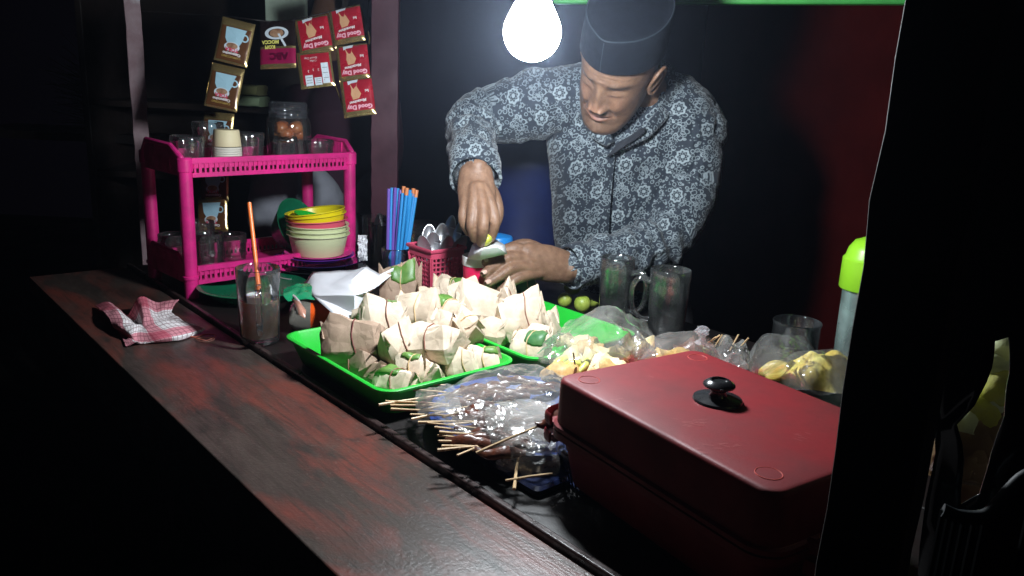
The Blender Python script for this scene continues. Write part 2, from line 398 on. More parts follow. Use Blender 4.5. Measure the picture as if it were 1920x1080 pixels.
def greysack():
    o=thing('person','person sitting in the dark behind the rack, grey trousers and maroon shirt only','person',(D(520,400,2.05).x,D(520,400,2.05).y+.1,-.8))
    g=G()
    J=D
    # bent knee in grey, torso in maroon set back
    g.tube([J(640,470,2.5),J(580,400,2.3),J(515,345,1.98)],[.085,.075,.058],20,round_=True,res=5)
    g.tube([J(525,315,2.0),J(514,345,1.97),J(508,395,1.98),J(512,560,2.1),J(520,720,2.2)],[.050,.062,.056,.044,.036],20,round_=True,res=5)
    g.tube([J(680,470,2.5),J(640,440,2.35),J(590,360,2.08)],[.085,.075,.058],20,round_=True,res=5)
    g.tube([J(575,345,2.08),J(568,420,2.1),J(575,720,2.3)],[.05,.046,.038],20,round_=True,res=5)
    me=remesh(g,.009,5)
    for v in me.vertices:
        v.co+=v.normal*(.012*noise.ridged_multi_fractal(v.co*6,1,2,3,1,2)-.012)
    m=mat('grey_trouser_cloth',(.30,.31,.36),.9,var=.2,vs=14,bump=.5,bs=150); me.materials.append(m); me.transform(minv(o))
    for p in me.polygons: p.use_smooth=True
    t=bpy.data.objects.new('trousers',me); COL.objects.link(t); t.parent=o
    g=G()
    g.tube([J(650,450,2.5),J(645,330,2.5),J(640,220,2.48),J(640,140,2.47)],[(.14,.10),(.15,.11),(.17,.11),(.07,.06)],24,round_=True,res=6,up=(0,1,0))
    g.tube([J(560,190,2.46),J(575,300,2.42),J(600,370,2.3)],[.055,.05,.04],16,round_=True,res=5)
    g.tube([J(720,190,2.5),J(725,300,2.5),J(680,380,2.3)],[.055,.05,.04],16,round_=True,res=5)
    me=remesh(g,.012,5); me.materials.append(mat('maroon_shirt_cloth',(.045,.014,.03),.9)); me.transform(minv(o))
    for p in me.polygons: p.use_smooth=True
    t=bpy.data.objects.new('shirt',me); COL.objects.link(t); t.parent=o
    g=G(); g.tube([J(640,150,2.47),J(638,110,2.46)],[.05,.048],16); g.tube([J(636,100,2.46),J(634,60,2.46),J(632,15,2.46)],[(.06,.07),(.078,.095),(.06,.075)],24,round_=True,res=5,up=(0,1,0))
    me=remesh(g,.01,4); me.materials.append(mat('shadowed_skin',(.20,.10,.06),.6)); me.transform(minv(o))
    t=bpy.data.objects.new('body',me); COL.objects.link(t); t.parent=o
    g=G(); g.tube([J(636,70,2.50),J(634,20,2.5)],[(.075,.09),(.06,.075)],20,round_=True,res=3,up=(0,1,0)); part('hair',g,M_black,o,world=True)
greysack()
def thatch():
    c=D(215,215,2.7); g=G()
    o=thing('thatch_bundle','dim dry grass bundle behind the left post','bundle',(c.x,c.y,c.z-.1))
    rnd=random.Random(3)
    for i in range(260):
        a=rnd.uniform(2.2,3.3); L=rnd.uniform(.08,.24); 
        st=Vector((rnd.uniform(.0,.07),rnd.uniform(-.05,.05),rnd.uniform(-.07,.09)))
        en=st+Vector((math.cos(a)*L,rnd.uniform(-.05,.05),math.sin(a)*L*.8-.0+rnd.uniform(0,.05)))
        g.tube([c+st,c+(st+en)/2+Vector((0,0,.01)),c+en],[.0022,.0018,.0006],4)
    part('grass_stems',g,mat('dry_grass',(.13,.13,.07),.9,var=.4,vs=20),o,world=True,kind='stuff')
    g=G(); c2=D(198,243,2.6); g.lathe([(.03,0),(.05,.012),(.053,.016),(.047,.014),(.02,.006),(0,.006)],24); single('pale_dish',g,mat('pale_blue_dish',(.25,.38,.42),.4),'small pale blue dish below the grass bundle at the left','dish',c2)
    g=G(); g.box((c2.x-.1,c2.y+.05,c2.z-.02),(.6,.3,.025)); single('back_shelf',g,M_board,'dark shelf board holding the pale dish at the far left','shelf',(0,0,0))
thatch()
# ------------------------------------------------------------ lamp
def lamp():
    c=D(998,60,.966); o=thing('light_bulb','glowing white light bulb hanging beside the man','light bulb',c)
    t=NT('glowing_bulb'); t.n.remove(t.b); e=t.new('ShaderNodeEmission'); e.inputs[0].default_value=(.88,.95,1,1); e.inputs[1].default_value=BULB; t.l.new(e.outputs[0],t.out.inputs[0])
    g=G(); r=.0345
    prof=[(0,-r)]+[(r*math.sin(a),-r*math.cos(a)) for a in[math.pi*k/20 for k in range(1,14)]]
    prof+=[(.0255,.026),(.0215,.034),(.019,.043)]
    g.lathe(prof,40); part('globe',g,t.m,o,angle=80)
    g=G(); g.lathe([(.019,.0425),(.0205,.045),(.0205,.058),(.014,.066),(.013,.085),(.0,.085)],32); part('base',g,M_cupw,o)
    g=G(); g.lathe([(.018,.07),(.021,.072),(.021,.11),(.012,.122),(0,.122)],24); part('socket',g,M_black,o)
    g=G(); g.tube([(0,0,.12),(.004,.002,.3),(.0,.0,.62)],.003,8,res=5); part('cord',g,M_black,o)
lamp()
#@@PART2
# ------------------------------------------------------------ magenta rack
RF=Vector((.697,.717,0)).normalized(); RB=Vector((-.717,.697,0)); RFL=Vector((-.600,1.452,0)); RW,RD=.352,.168; RH=.262
RRZ=math.atan2(RF.y,RF.x)
def RK(u,v,z=0.): return RFL+RF*u+RB*v+Vector((0,0,z))
def rack():
    o=thing('plastic_rack','magenta two-tier plastic rack holding glasses, left of the straws','rack',RFL,RRZ)
    def bx(g,x0,x1,y0,y1,z0,z1): return g.box(((x0+x1)/2,(y0+y1)/2,(z0+z1)/2),(x1-x0,y1-y0,z1-z0))
    W,Dp=RW,RD
    for (x,y) in((0,0),(W,0),(0,Dp),(W,Dp)):
        g=G(); g.lathe([(.0125,0),(.0125,.036),(.0145,.037),(.0145,.042),(.0125,.043),(.0125,.236),(.0145,.237),(.0145,RH-.003),(.012,RH)],20,(x,y,0)); part('leg',g,M_pink,o,angle=35)
    for zt,nm in((RH,'upper_shelf'),(.062,'lower_shelf')):
        g=G(); zb=zt-.034; e=.004
        bx(g,0,W,0,Dp,zb,zb+.003)                             # floor
        # front/back walls: top rail, bottom rail, slats between
        for y in(0,Dp):
            yy=-.006 if y==0 else Dp+.006
            bx(g,.010,W-.010,yy-e,yy+e,zt-.011,zt-.001); bx(g,.010,W-.010,yy-.003,yy+.001,zb-.002,zb+.006)
            n=34
            for k in range(n):
                x=.016+(W-.032)*k/(n-1); h=.0028 if k%2 else .0018
                bx(g,x-h,x+h,yy-.0018,yy-.0002,zb+.004,zt-.009)
            bx(g,.012,W-.012,yy+.0002,yy+.0012,zb+.014,zt-.009)
        for x in(0,W):
            xx=-.006 if x==0 else W+.006; s=-1 if x==0 else 1
            # flared gallery that rises behind the posts
            prof=[(.0,zt-.001),(.03,zt+.018),(Dp-.03,zt+.020),(Dp,zt-.001)]
            vs=[];
            for (yy,zz) in prof: 
                fl=.005*s if zz>zt else 0
                vs+=[(xx+fl-.002,yy,zz),(xx+fl+.002,yy,zz)]
            base=[(xx-.002,0,zb),(xx+.002,0,zb),(xx-.002,.03,zb),(xx+.002,.03,zb),(xx-.002,Dp-.03,zb),(xx+.002,Dp-.03,zb),(xx-.002,Dp,zb),(xx+.002,Dp,zb)]
            fs=[]
            for k in range(3):
                a=2*k; fs+=[(a,a+2,8+a+2,8+a),(a+1,8+a+1,8+a+3,a+3),(a,a+1,a+3,a+2),(8+a,8+a+2,8+a+3,8+a+1)]
            fs+=[(0,8,9,1),(6,7,15,14)]
            g.add(vs+base,fs)
            g.tube([(xx,.0,zt+.0),(xx+.005*s,.03,zt+.019),(xx+.005*s,Dp-.03,zt+.021),(xx,Dp,zt)],.005,10,round_=True)
            for k in range(16): 
                y=.04+(Dp-.08)*k/15; bx(g,xx+.005*s*.5-.003,xx+.005*s*.5+.003,y-.0015,y+.0015,zb+.004,zt+.016)
        part(nm,g,M_pink,o,angle=30)
rack()
# ------------------------------------------------------------ glassware
def glass_prof(r0,r1,h,t=.0025,base=.008):
    return [(0,0),(r0*.96,0),(r0,.003),(r1,h-.001),(r1-t/2,h),(r1-t,h-.001),(r0-t,base),(0,base*.9)]
def glass(name,label,c,r0,r1,h,m=None,cat_='glass',group=None,rings=(),facet=0,handle=None,flip=False,rz=0):
    o=thing(name,label,cat_,c,rz,group)
    pr=glass_prof(r0,r1,h)
    out=[]
    # subdivide outer wall and add ridges
    for k in range(0,17):
        u=k/16; z=.003+(h-.004)*u; r_=r0+(r1-r0)*u
        for rg in rings:
            r_+=.0022*math.exp(-((z-rg)/.0025)**2)
        out.append((r_,z))
    prof=[(0,0),(r0*.93,0)]+out+[(r1-.001,h),(r1-.0028,h-.002)]+[(r1-.003-(r1-r0)*u,h-(h-.012)*u) for u in(.25,.5,.75,1)]+[(0,.011)]
    rf=(lambda a,z:1+(.035*abs(math.cos(a*facet/2)) if .012<z<h*.72 else 0)) if facet else None
    g=G(); g.lathe(prof,48,rfun=rf,cap=False)
    if flip: g.xf(Matrix.Translation((0,0,h))@Matrix.Rotation(math.pi,4,'X'))
    part('body',g,m or M_glass,o,angle=60)
    if handle is not None:
        g=G(); a=handle; d=Vector((math.cos(a),math.sin(a),0)); rr=(r0+r1)/2
        g.tube([d*(rr-.002)+Vector((0,0,h*.78)),d*(rr+.018)+Vector((0,0,h*.83)),d*(rr+.030)+Vector((0,0,h*.68)),d*(rr+.028)+Vector((0,0,h*.38)),d*(rr+.012)+Vector((0,0,h*.22)),d*(rr-.003)+Vector((0,0,h*.22))],[(.0055,.004)]*6,10,res=5); part('handle',g,m or M_glass,o)
    return o
# coffee glass
c=P(488,640,0); 
o=glass('coffee_glass','tall handled glass of milky coffee with an orange straw, on the front plank',c,.030,.034,.122,cat_='drinking glass',rings=(.006,),handle=R(-72))
g=G(); g.lathe([(0,.011),(.0272,.0115),(.0293,.055),(.0300,.070),(.020,.077),(.006,.073),(0,.074)],36)
def drink():
    t=NT('milky_coffee'); sp=t.new('ShaderNodeSeparateXYZ'); t.l.new(t.obj(),sp.inputs[0])
    f=t.ramp(t.m_('ADD',sp.outputs[2],t.m_('MULTIPLY',t.noise(70,4),.04)),.045,.078)
    t.l.new(t.mix(f,(.70,.45,.29),(.90,.86,.83)),t.b.inputs['Base Color']); t.b.inputs['Roughness'].default_value=.35; t.b.inputs['Subsurface Weight'].default_value=.7; t.b.inputs['Subsurface Scale'].default_value=.03; t.bump(t.noise(120,3),.5,.002); return t.m
part('milky_drink',g,drink(),o)
top=D(467,380,1.30); bot=Vector((c.x+.0,c.y+.01,.05))
g=G(); g.tube([bot,top],.0036,10); single('drinking_straw',g,mat('orange_straw_plastic',(.75,.16,.03),.35),'single orange straw standing in the coffee glass','straw',bot,world=True)
# mugs right
glass('glass_mug','tall empty clear glass mug in front of the man\'s sleeve',P(1150,603,0),.028,.031,.122,cat_='mug',rings=(.100,.108),handle=R(-35),facet=9,m=M_mug)
glass('glass_mug','empty clear ribbed mug with its handle to the left, between plastic bags',P(1247,626,0),.031,.035,.118,cat_='mug',rings=(.100,.107),handle=R(170),facet=9,m=M_mug)
# clear bowl
c=P(1487,664,0); o=thing('glass_jar','open wide clear glass jar without lid, behind the bag of crackers','jar',c)
g=G(); g.lathe([(0,0),(.036,0),(.038,.004),(.038,.052),(.0395,.056),(.0385,.058),(.036,.054),(.0355,.006),(0,.004)],44,cap=False); part('body',g,M_glass,o,angle=60)
# pitcher
def pitcher():
    c=P(1600,694,0); o=thing('plastic_pitcher','tall clear water pitcher with lime green lid beside the black post','pitcher',c)
    H=.178
    g=G(); g.lathe([(0,0),(.031,0),(.033,.004),(.0345,.16),(.036,H-.02),(.0375,H),(.036,H),(.034,H-.02),(.032,.16),(.030,.008),(0,.006)],40,cap=False,rfun=lambda a,z:1+.012*abs(math.cos(a*8)) if z<.16 else 1)
    part('body',g,glassmat('milky_pitcher_plastic',(.85,.95,.93),.15,body=.30,bodyc=(.62,.78,.74),edge=.4),o,angle=60)
    g=G(); g.lathe([(.0385,H-.045),(.040,H-.043),(.0405,H+.002),(.037,H+.006),(.034,H+.018),(.026,H+.030),(.012,H+.036),(0,H+.037)],40,rfun=lambda a,z:1+(.01*abs(math.cos(a*20)) if z<H else 0)); part('lid',g,mat('lime_lid_plastic',(.24,.55,.02),.35),o,angle=40)
    g=G(); g.lathe([(0,.008),(.029,.008),(.0305,.1),(.0,.1)],32); part('water',g,glassmat('water',(.85,.95,.95),.03,body=.1,bodyc=(.5,.65,.65)),o)
    g=G(); g.tube([(.034,0,.15),(.06,0,.155),(.07,0,.12),(.066,0,.06),(.035,0,.045)],[(.006,.01)]*5,10,res=4); part('handle',g,M_glass,o,M=Matrix.Rotation(R(20),4,'Z'))
pitcher()
# on the upper shelf
ZS=.262-.031
sh=[('short drinking glass at the left front corner of the upper shelf',352,.05,.031,.065,None),('tall glass in the second row behind the paper cup stack',392,.13,.030,.085,None),
    ('glass with star shaped glints between cup stack and jar',468,.07,.029,.068,None),('upturned fluted glass with bright streaks below the jar neck',535,.05,.027,.062,12)]
for lab,px,v,r_,h,fc in sh:
    # find u for this pixel column on the shelf
    best=min([i/200 for i in range(201)],key=lambda u:abs((lambda p:960+F*((p-CAM).dot(cR))/((p-CAM).dot(cf)))(RK(u*RW,v,ZS+.04))-px))
    glass('drinking_glass',lab,RK(best*RW,v,ZS),r_*.85,r_,h,cat_='glass',group='glasses on the upper shelf of the rack',facet=fc or 0,flip=bool(fc),rings=(.01,h-.01),m=M_glass)
def colu(px,v,z): return min([i/400*1.2-.1 for i in range(401)],key=lambda u:abs((lambda p:960+F*((p-CAM).dot(cR))/((p-CAM).dot(cf)))(RK(u*RW,v,z))-px))*RW
# paper cups stacked inside a glass
c=RK(colu(426,.045,ZS+.04),.045,ZS)
o=glass('cup_holder_glass','glass at the shelf front with a stack of cream paper cups turned over it',c,.022,.024,.05,cat_='glass')
M_cream=mat('cream_paper_cup',(.62,.54,.34),.6)
for k in range(6):
    g=G(); z=.024+k*.0042
    if k==5: g.lathe([(.0262,z),(.0265,z+.001),(.0235,z+.030),(.0225,z+.031),(0,z+.031)],32)
    else: g.lathe([(.0245,z-.001),(.0268,z-.001),(.0272,z+.0006),(.0268,z+.0024),(.0245,z+.0028)],32)
    single('paper_cup',g,M_cream if k==5 else mat('pale_cup_rim',(.62,.60,.52),.5),'cream paper cup on top of the upturned stack' if k==5 else 'rim of the %s paper cup in the stack under the cream one'%('lowest','second lowest','middle','second highest','highest')[k],'paper cup',c,group='stack of paper cups on the rack')
# jar with orange sweets
def jar():
    v=.11; c=RK(colu(541,v,ZS+.07),v,ZS); o=thing('snack_jar','large lidded glass jar with orange snacks inside on the upper shelf','jar',c)
    g=G(); g.lathe([(0,0),(.044,0),(.047,.006),(.047,.080),(.044,.092),(.036,.100),(.036,.104),(.034,.104),(.034,.099),(.045,.08),(.045,.006),(0,.004)],40,cap=False); part('body',g,M_glass,o,angle=60)
    g=G(); g.lathe([(.0375,.094),(.040,.095),(.040,.1),(.0385,.101),(.040,.103),(.040,.109),(.038,.111),(.0395,.114),(.0395,.123),(.036,.127),(0,.128)],40); part('lid',g,glassmat('clear_lid',(.8,.82,.85),.1,body=.16,bodyc=(.3,.32,.36),edge=.6),o,angle=40)
    g=G(); rnd=random.Random(5)
    mo=mat('orange_snack',(.42,.09,.02),.25,c2=(.45,.18,.06),vs=30,coat=.4)
    for k in range(9):
        a=k*2.4; r_=.022 if k<8 else 0; z=.062+.012*(k%2)
        g=G(); g.lathe([(0,-.014)]+[(.016*math.sin(t_),-.014*math.cos(t_)) for t_ in[math.pi*q/8 for q in range(1,8)]]+[(0,.014)],12,(r_*math.cos(a),r_*math.sin(a),z)); part('snack',g,mo,o)
    g=G(); g.lathe([(0,.006),(.040,.006),(.042,.05),(0,.052)],24); part('dark_filling',g,mat('dark_brown_filling',(.03,.015,.01),.6),o)
jar()
c=RK(colu(596,.06,ZS+.03),.06,ZS); glass('glass_dish','wide low glass cup with lid rim at the right end of the upper shelf',c,.030,.033,.052,cat_='glass cup',rings=(.042,.047))
# lower shelf glasses
ZL=.062-.031
for lab,px,v,r_,h in(('tallest lidded glass on the lower shelf behind the left leg',375,.13,.030,.088),('ribbed glass on the lower shelf just right of the left leg',392,.05,.029,.080),('glass beside the ribbed glass on the lower shelf',436,.10,.028,.062),('faint glass at the far left of the lower shelf',326,.11,.028,.072)):
    glass('drinking_glass',lab,RK(colu(px,v,ZL+.04),v,ZL),r_*.88,r_,h,cat_='glass',group='glasses on the lower shelf of the rack',rings=(h-.015,.02),m=M_glassd,facet=10 if 'ribbed' in lab else 0)
# green bowl tipped on lower shelf
c=D(528,440,1.74); g=G(); g.lathe([(0,0),(.03,0),(.034,.004),(.062,.052),(.064,.054),(.060,.053),(.032,.008),(0,.006)],36)
g.xf(Matrix.Rotation(R(62),4,'Y')@Matrix.Rotation(R(20),4,'X')); single('plastic_bowl',g,M_dgreen,'dark green bowl tipped on its side on the lower shelf','bowl',c,angle=60)
# ------------------------------------------------------------ bowls and plates stack
def bowls():
    c=P(598,520,0)
    z=0.0
    def lt(name,prof,m,lab,cat_,zz,tilt=(0,0),grp=None,off=(0,0)):
        g=G(); g.lathe(prof,56); g.xf(Matrix.Rotation(tilt[0],4,'X')@Matrix.Rotation(tilt[1],4,'Y')); return single(name,g,m,lab,cat_,(c.x+off[0],c.y+off[1],zz),angle=50,group=grp)
    def plate(r,h): return [(0,0),(r*.6,0),(r*.62,.002),(r*.92,h-.002),(r,h),(r*1.0,h+.0015),(r*.93,h),(r*.62,.0045),(0,.004)]
    mg=mat('black_glazed_plate',(.012,.010,.014),.12,coat=.6); mr=mat('pale_plate_rim',(.45,.43,.42),.3)
    o=lt('dinner_plate',plate(.104,.016),mg,'large black plate with pale edge at the bottom of the plate stack','plate',.001,grp='plates stacked under the bowls')
    g=G(); g.tube([(.1045*math.cos(a),.1045*math.sin(a),.0172) for a in[2*math.pi*k/64 for k in range(64)]],.0011,6,closed=True); part('rim_line',g,mr,o)
    lt('dinner_plate',plate(.098,.016),mg,'upper of the black plates, plain glossy rim','plate',.014,grp='plates stacked under the bowls')
    lt('dinner_plate',plate(.094,.016),mat('dark_indigo_plate',(.02,.012,.06),.12,coat=.5),'dark indigo plate between the black and purple plates','plate',.026,grp='plates stacked under the bowls')
    lt('small_plate',plate(.074,.012),mat('purple_plastic',(.12,.02,.30),.3),'purple plate under the pink plate','plate',.039,grp='plates stacked under the bowls')
    lt('small_plate',plate(.070,.010),mat('pink_plate_plastic',(.70,.06,.30),.35),'pink plate directly under the cream bowls','plate',.045,grp='plates stacked under the bowls')
    def bowl(r,h): return [(0,0),(r*.76,0),(r*.80,.002),(r*.92,h-.006),(r*.93,h-.003),(r,h-.002),(r,h),(r*.9,h-.002),(r*.78,.006),(0,.005)]
    mc=mat('cream_bowl_plastic',(.66,.70,.42),.4); my=mat('yellow_bowl_plastic',(.75,.62,.01),.35); mp=mat('rose_bowl_plastic',(.70,.10,.16),.35)
    z=.052
    for k,(lab,m,dz,tl) in enumerate((('lowest cream bowl of the stack, its side fully showing',mc,0,0),('middle cream bowl, only its rim showing',mc,.0095,.0),('upper cream bowl just below the pink one',mc,.019,.01),('pink bowl between cream and yellow bowls',mp,.030,.05),('lower yellow bowl under the one with the green scoop',my,.040,.10),('top yellow bowl, tilted, with the green scoop in it',my,.047,.14))):
        lt('plastic_bowl',bowl(.0655-.0007*k,.045),m,lab,'bowl',z+dz,tilt=(0,-tl),grp='bowls stacked on the plates')
    # green scoop inside
    cc=Vector((c.x-.018,c.y-.005,z+.078)); o=thing('green_scoop','bright green plastic scoop lying inside the top yellow bowl','scoop',cc)
    g=G(); g.lathe([(0,-.012),(.02,-.010),(.030,0),(.031,.004),(.028,.003),(.018,-.007),(0,-.008)],30); g.xf(Matrix.Rotation(R(14),4,'Y')); part('cup',g,M_green,o,angle=60)
    g=G(); g.box((.035,.0,.0),(.05,.012,.004),0); g.xf(Matrix.Rotation(R(16),4,'Y')@Matrix.Rotation(R(-25),4,'Z')@Matrix.Translation((0,0,.006))); part('handle',g,mat('grass_green_handle',(.02,.28,.05),.35),o,bevel=.001)
bowls()
# green round tray
c=P(476,556,0); g=G(); g.lathe([(0,0),(.070,0),(.074,.003),(.098,.022),(.102,.023),(.1,.0245),(.096,.024),(.073,.006),(0,.005)],56); single('round_tray',g,M_dgreen,'dark green round plastic tray behind the coffee glass','tray',(c.x,c.y,0.0005),angle=50)
# ------------------------------------------------------------ sachets
SW,SH=.060,.076
def sheet(w_,h_,bulge,crimp=.10,waves=9,seed=0):
    """height of the pillow surface at (x,y) local"""
    def f(x,y):
        u=x/(w_/2); v=y/(h_/2)
        e=max(0,1-abs(v)**6)*max(0,1-abs(u)**8)
        z=bulge*(e**.6)*(.75+.25*math.cos(u*1.5))
        z+=.0010*fbm((x,y,0),38,seed)+.0006*abs(math.sin(u*waves))*(1-e)
        return z
    return f
M_gold=mat('gold_foil',(.62,.46,.20),.24,.85,bump=.5,bs=90)
M_brownf=mat('brown_sachet_print',(.11,.045,.018),.25,.2,bump=.3,bs=90,coat=.4)
M_redf=mat('red_sachet_print',(.42,.012,.03),.28,.15,bump=.3,bs=80,coat=.4,var=.3,vs=25)
M_marf=mat('maroon_sachet_print',(.30,.01,.07),.22,.2,coat=.6,bump=.3,bs=80)
M_blkf=mat('black_sachet_print',(.014,.008,.008),.2,.1,coat=.5,bump=.3,bs=80)
M_cupb=mat('pale_blue_cup_print',(.32,.52,.62),.45); M_cupl=mat('white_cup_print',(.55,.62,.68),.45); M_cof=mat('coffee_print',(.16,.06,.03),.4,c2=(.4,.25,.15),vs=70)
M_lw=mat('white_lettering',(.72,.66,.66),.45); M_lp=mat('pink_outline_lettering',(.68,.16,.26),.45); M_lr=mat('red_lettering',(.55,.03,.08),.45); M_tan=mat('tan_figure_print',(.55,.30,.16),.45); M_lg=mat('gold_lettering',(.50,.34,.08),.4); M_ly=mat('yellow_lettering',(.65,.62,.15),.45)
def flat(g,f,lift,M2=None):
    """lay a flat shape on the curved sachet"""
    if M2: g.xf(M2)
    g.v=[Vector((v.x,v.y,f(v.x,v.y)+lift)) for v in g.v]; return g
def poly(pts): 
    g=G(); 
    n=len(pts); cx=sum(p[0] for p in pts)/n; cy=sum(p[1] for p in pts)/n
    g.add([(cx,cy,0)]+[(p[0],p[1],0) for p in pts],[(0,i+1,(i+1)%n+1) for i in range(n)]); return g
def dense(pts,k=3):
    o=[]; n=len(pts)
    for i in range(n):
        a=pts[i]; b=pts[(i+1)%n]
        for q in range(k): o.append((a[0]+(b[0]-a[0])*q/k,a[1]+(b[1]-a[1])*q/k))
    return o
def sachet(parent,kind,px,py,dist,ang,w_=SW,h_=SH,yaw=0,seed=0,lab=None):
    c=D(px,py,dist)
    # frame facing the camera side, rotated in its plane
    X=(cR*math.cos(ang)+cU*math.sin(ang)); Y=(-cR*math.sin(ang)+cU*math.cos(ang)); Z=X.cross(Y)
    Mr=Matrix(((X.x,Y.x,Z.x,c.x),(X.y,Y.y,Z.y,c.y),(X.z,Y.z,Z.z,c.z),(0,0,0,1)))@Matrix.Rotation(yaw,4,'Y')
    f=sheet(w_,h_,.0055,seed=seed); g=G(); nu,nv=18,22
    front=lambda u,v:Vector(((u-.5)*w_,(v-.5)*h_,f((u-.5)*w_,(v-.5)*h_)))
    back=lambda u,v:Vector(((.5-u)*w_,(v-.5)*h_,-f((.5-u)*w_,(v-.5)*h_)-.0003))
    g.grid(front,nu,nv); g.grid(back,nu,nv)
    base={'cap':M_brownf,'mocha':M_blkf,'good':M_redf,'back':M_redf}[kind]
    mats=[M_gold,base,M_marf]
    nf=nu*nv
    for j in range(nv):
        for i in range(nu):
            u=(i+.5)/nu; v=(j+.5)/nv; k=1
            if kind=='good': k=0 if (v<.13 or v>.97 or u<.10) else 1
            if kind=='back': k=0 if (v<.07 or v>.93 or u<.09 or u>.93) else 1
            if kind=='cap': k=0 if (v<.06 or v>.84 or u<.07 or u>.92) else 1
            if kind=='mocha': k=0 if (v<.10 or .40<v<.44) else (2 if v<.42 else 1)
            g.mi[j*nu+i]=k
    for q in range(nf,2*nf): g.mi[q]=0
    o=part('sachet',g,mats,parent,angle=None,M=minv(parent)@Mr,label=lab)
    def pr(name,gg,m,lift=.0006,M2=None): return part(name,flat(gg,f,lift,M2),m,o,smooth=False)
    U=Matrix.Rotation(math.pi,4,'Z')
    if kind=='good':
        T1=Matrix.Translation((.003,-.0205,0))@U; g1=text_mesh('Good Day',.0122,bold=.0009); pr('lettering',g1,M_lp,.0006,T1)
        pr('lettering',text_mesh('Good Day',.0122,bold=-.0001),M_lw,.0010,T1)
        pr('lettering',text_mesh('Mocacinno',.0080,shear=.2,bold=.0003),M_lw,.0010,Matrix.Translation((.001,-.009,0))@Matrix.Rotation(math.pi+.12,4,'Z'))
        pr('figure_print',poly(dense([(-.014,.033),(.004,.034),(.001,.022),(.009,.006),(.004,-.003),(-.009,-.005),(-.012,.006),(-.010,.018)])),M_tan,.0005)
        pr('figure_print',poly(dense([(-.017,.034),(.005,.036),(.003,.030),(-.010,.029),(-.016,.026)],2)),M_cupl,.0008)
        pr('lettering',text_mesh('Ini',.008,bold=.0002),M_lw,.0008,Matrix.Translation((.021,.011,0))@U)
    elif kind=='back':
        for x0,x1,y0,y1 in((-.022,-.007,-.033,-.012),(-.004,.010,-.033,-.018),(.012,.026,-.031,.010)):
            pr('print_panel',poly(dense([(x0,y0),(x1,y0),(x1,y1),(x0,y1)],4)),M_cupl,.0006)
            for q in range(3):
                yy=y0+(y1-y0)*(q+1)/4; pr('print_line',poly([(x0+.002,yy),(x1-.002,yy),(x1-.002,yy+.0008),(x0+.002,yy+.0008)]),M_seed,.0010)
        for x,y,s_ in((-.014,-.004,.007),(-.004,-.002,.007),(.006,-.003,.007)): pr('lettering',text_mesh('2' if x>0 else '3',s_),M_lw,.0008,Matrix.Translation((x,y,0))@U)
        pr('lettering',text_mesh('Good Day',.006),M_lw,.0008,Matrix.Translation((-.006,.022,0))@U); pr('lettering',text_mesh('Coffee',.005),M_lw,.0008,Matrix.Translation((-.002,.016,0))@U)
    elif kind=='cap':
        pr('cup_print',poly(dense([(-.020,.026),(.020,.026),(.018,.020),(.015,.002),(.010,-.010),(-.010,-.010),(-.018,.004)],4)),M_cupb,.0006)
        pr('cup_print',poly([(-.002+.015*math.cos(a),-.012+.0095*math.sin(a)) for a in[2*math.pi*k/20 for k in range(20)]]),M_cupl,.0010)
        pr('cup_print',poly([(-.002+.011*math.cos(a),-.010+.006*math.sin(a)) for a in[2*math.pi*k/20 for k in range(20)]]),M_cof,.0013)
        g=G(); g.rings([[Vector((.019+r_*math.cos(a),.010+r_*1.1*math.sin(a),0)) for a in[2*math.pi*k/16 for k in range(16)]] for r_ in(.0045,.007)],cap=False); pr('cup_print',g,M_cupb,.0009)
        pr('lettering',text_mesh('TORA',.0095,bold=.0004),M_lr,.0016,Matrix.Translation((-.001,-.0175,0))@U)
        pr('lettering',text_mesh('Cappuccino',.0072,bold=.0003),M_lw,.0010,Matrix.Translation((0,-.0255,0))@U)
        pr('lettering',text_mesh('CAPPUCCINO',.0058),M_lg,.0010,Matrix.Translation((0,-.0315,0))@U)
    else:
        g=G(); g.rings([[Vector((r_*math.cos(a)*1.35,.022+r_*.72*math.sin(a),0)) for a in[2*math.pi*k/28 for k in range(28)]] for r_ in(.0125,.0180)],cap=False); pr('cup_print',g,M_cupl,.0008)
        g=G(); g.rings([[Vector((-.001+r_*math.cos(a)*1.3,.019+r_*.85*math.sin(a),0)) for a in[2*math.pi*k/28 for k in range(14,29)]] for r_ in(.0165,.0185)],cap=False); 
        pr('cup_print',poly([(.0145*math.cos(a),.022+.0085*math.sin(a)) for a in[2*math.pi*k/24 for k in range(24)]]),M_cof,.0010)
        pr('spoon_print',poly(dense([(.002,.020),(.006,.021),(.020,-.004),(.016,-.006)],3)),M_cupl,.0014)
        pr('lettering',text_mesh('KOPI',.0095,bold=.0005),M_ly,.0010,Matrix.Translation((-.014,-.0055,0))@U)
        pr('lettering',text_mesh('MOCCA',.0095,bold=.0005),M_ly,.0010,Matrix.Translation((-.013,.0045,0))@U)
        pr('lettering',text_mesh('ABC',.019,bold=.001),mat('dark_maroon_lettering',(.08,.0,.02),.3),.0010,Matrix.Translation((.004,-.024,0))@U)
    return o
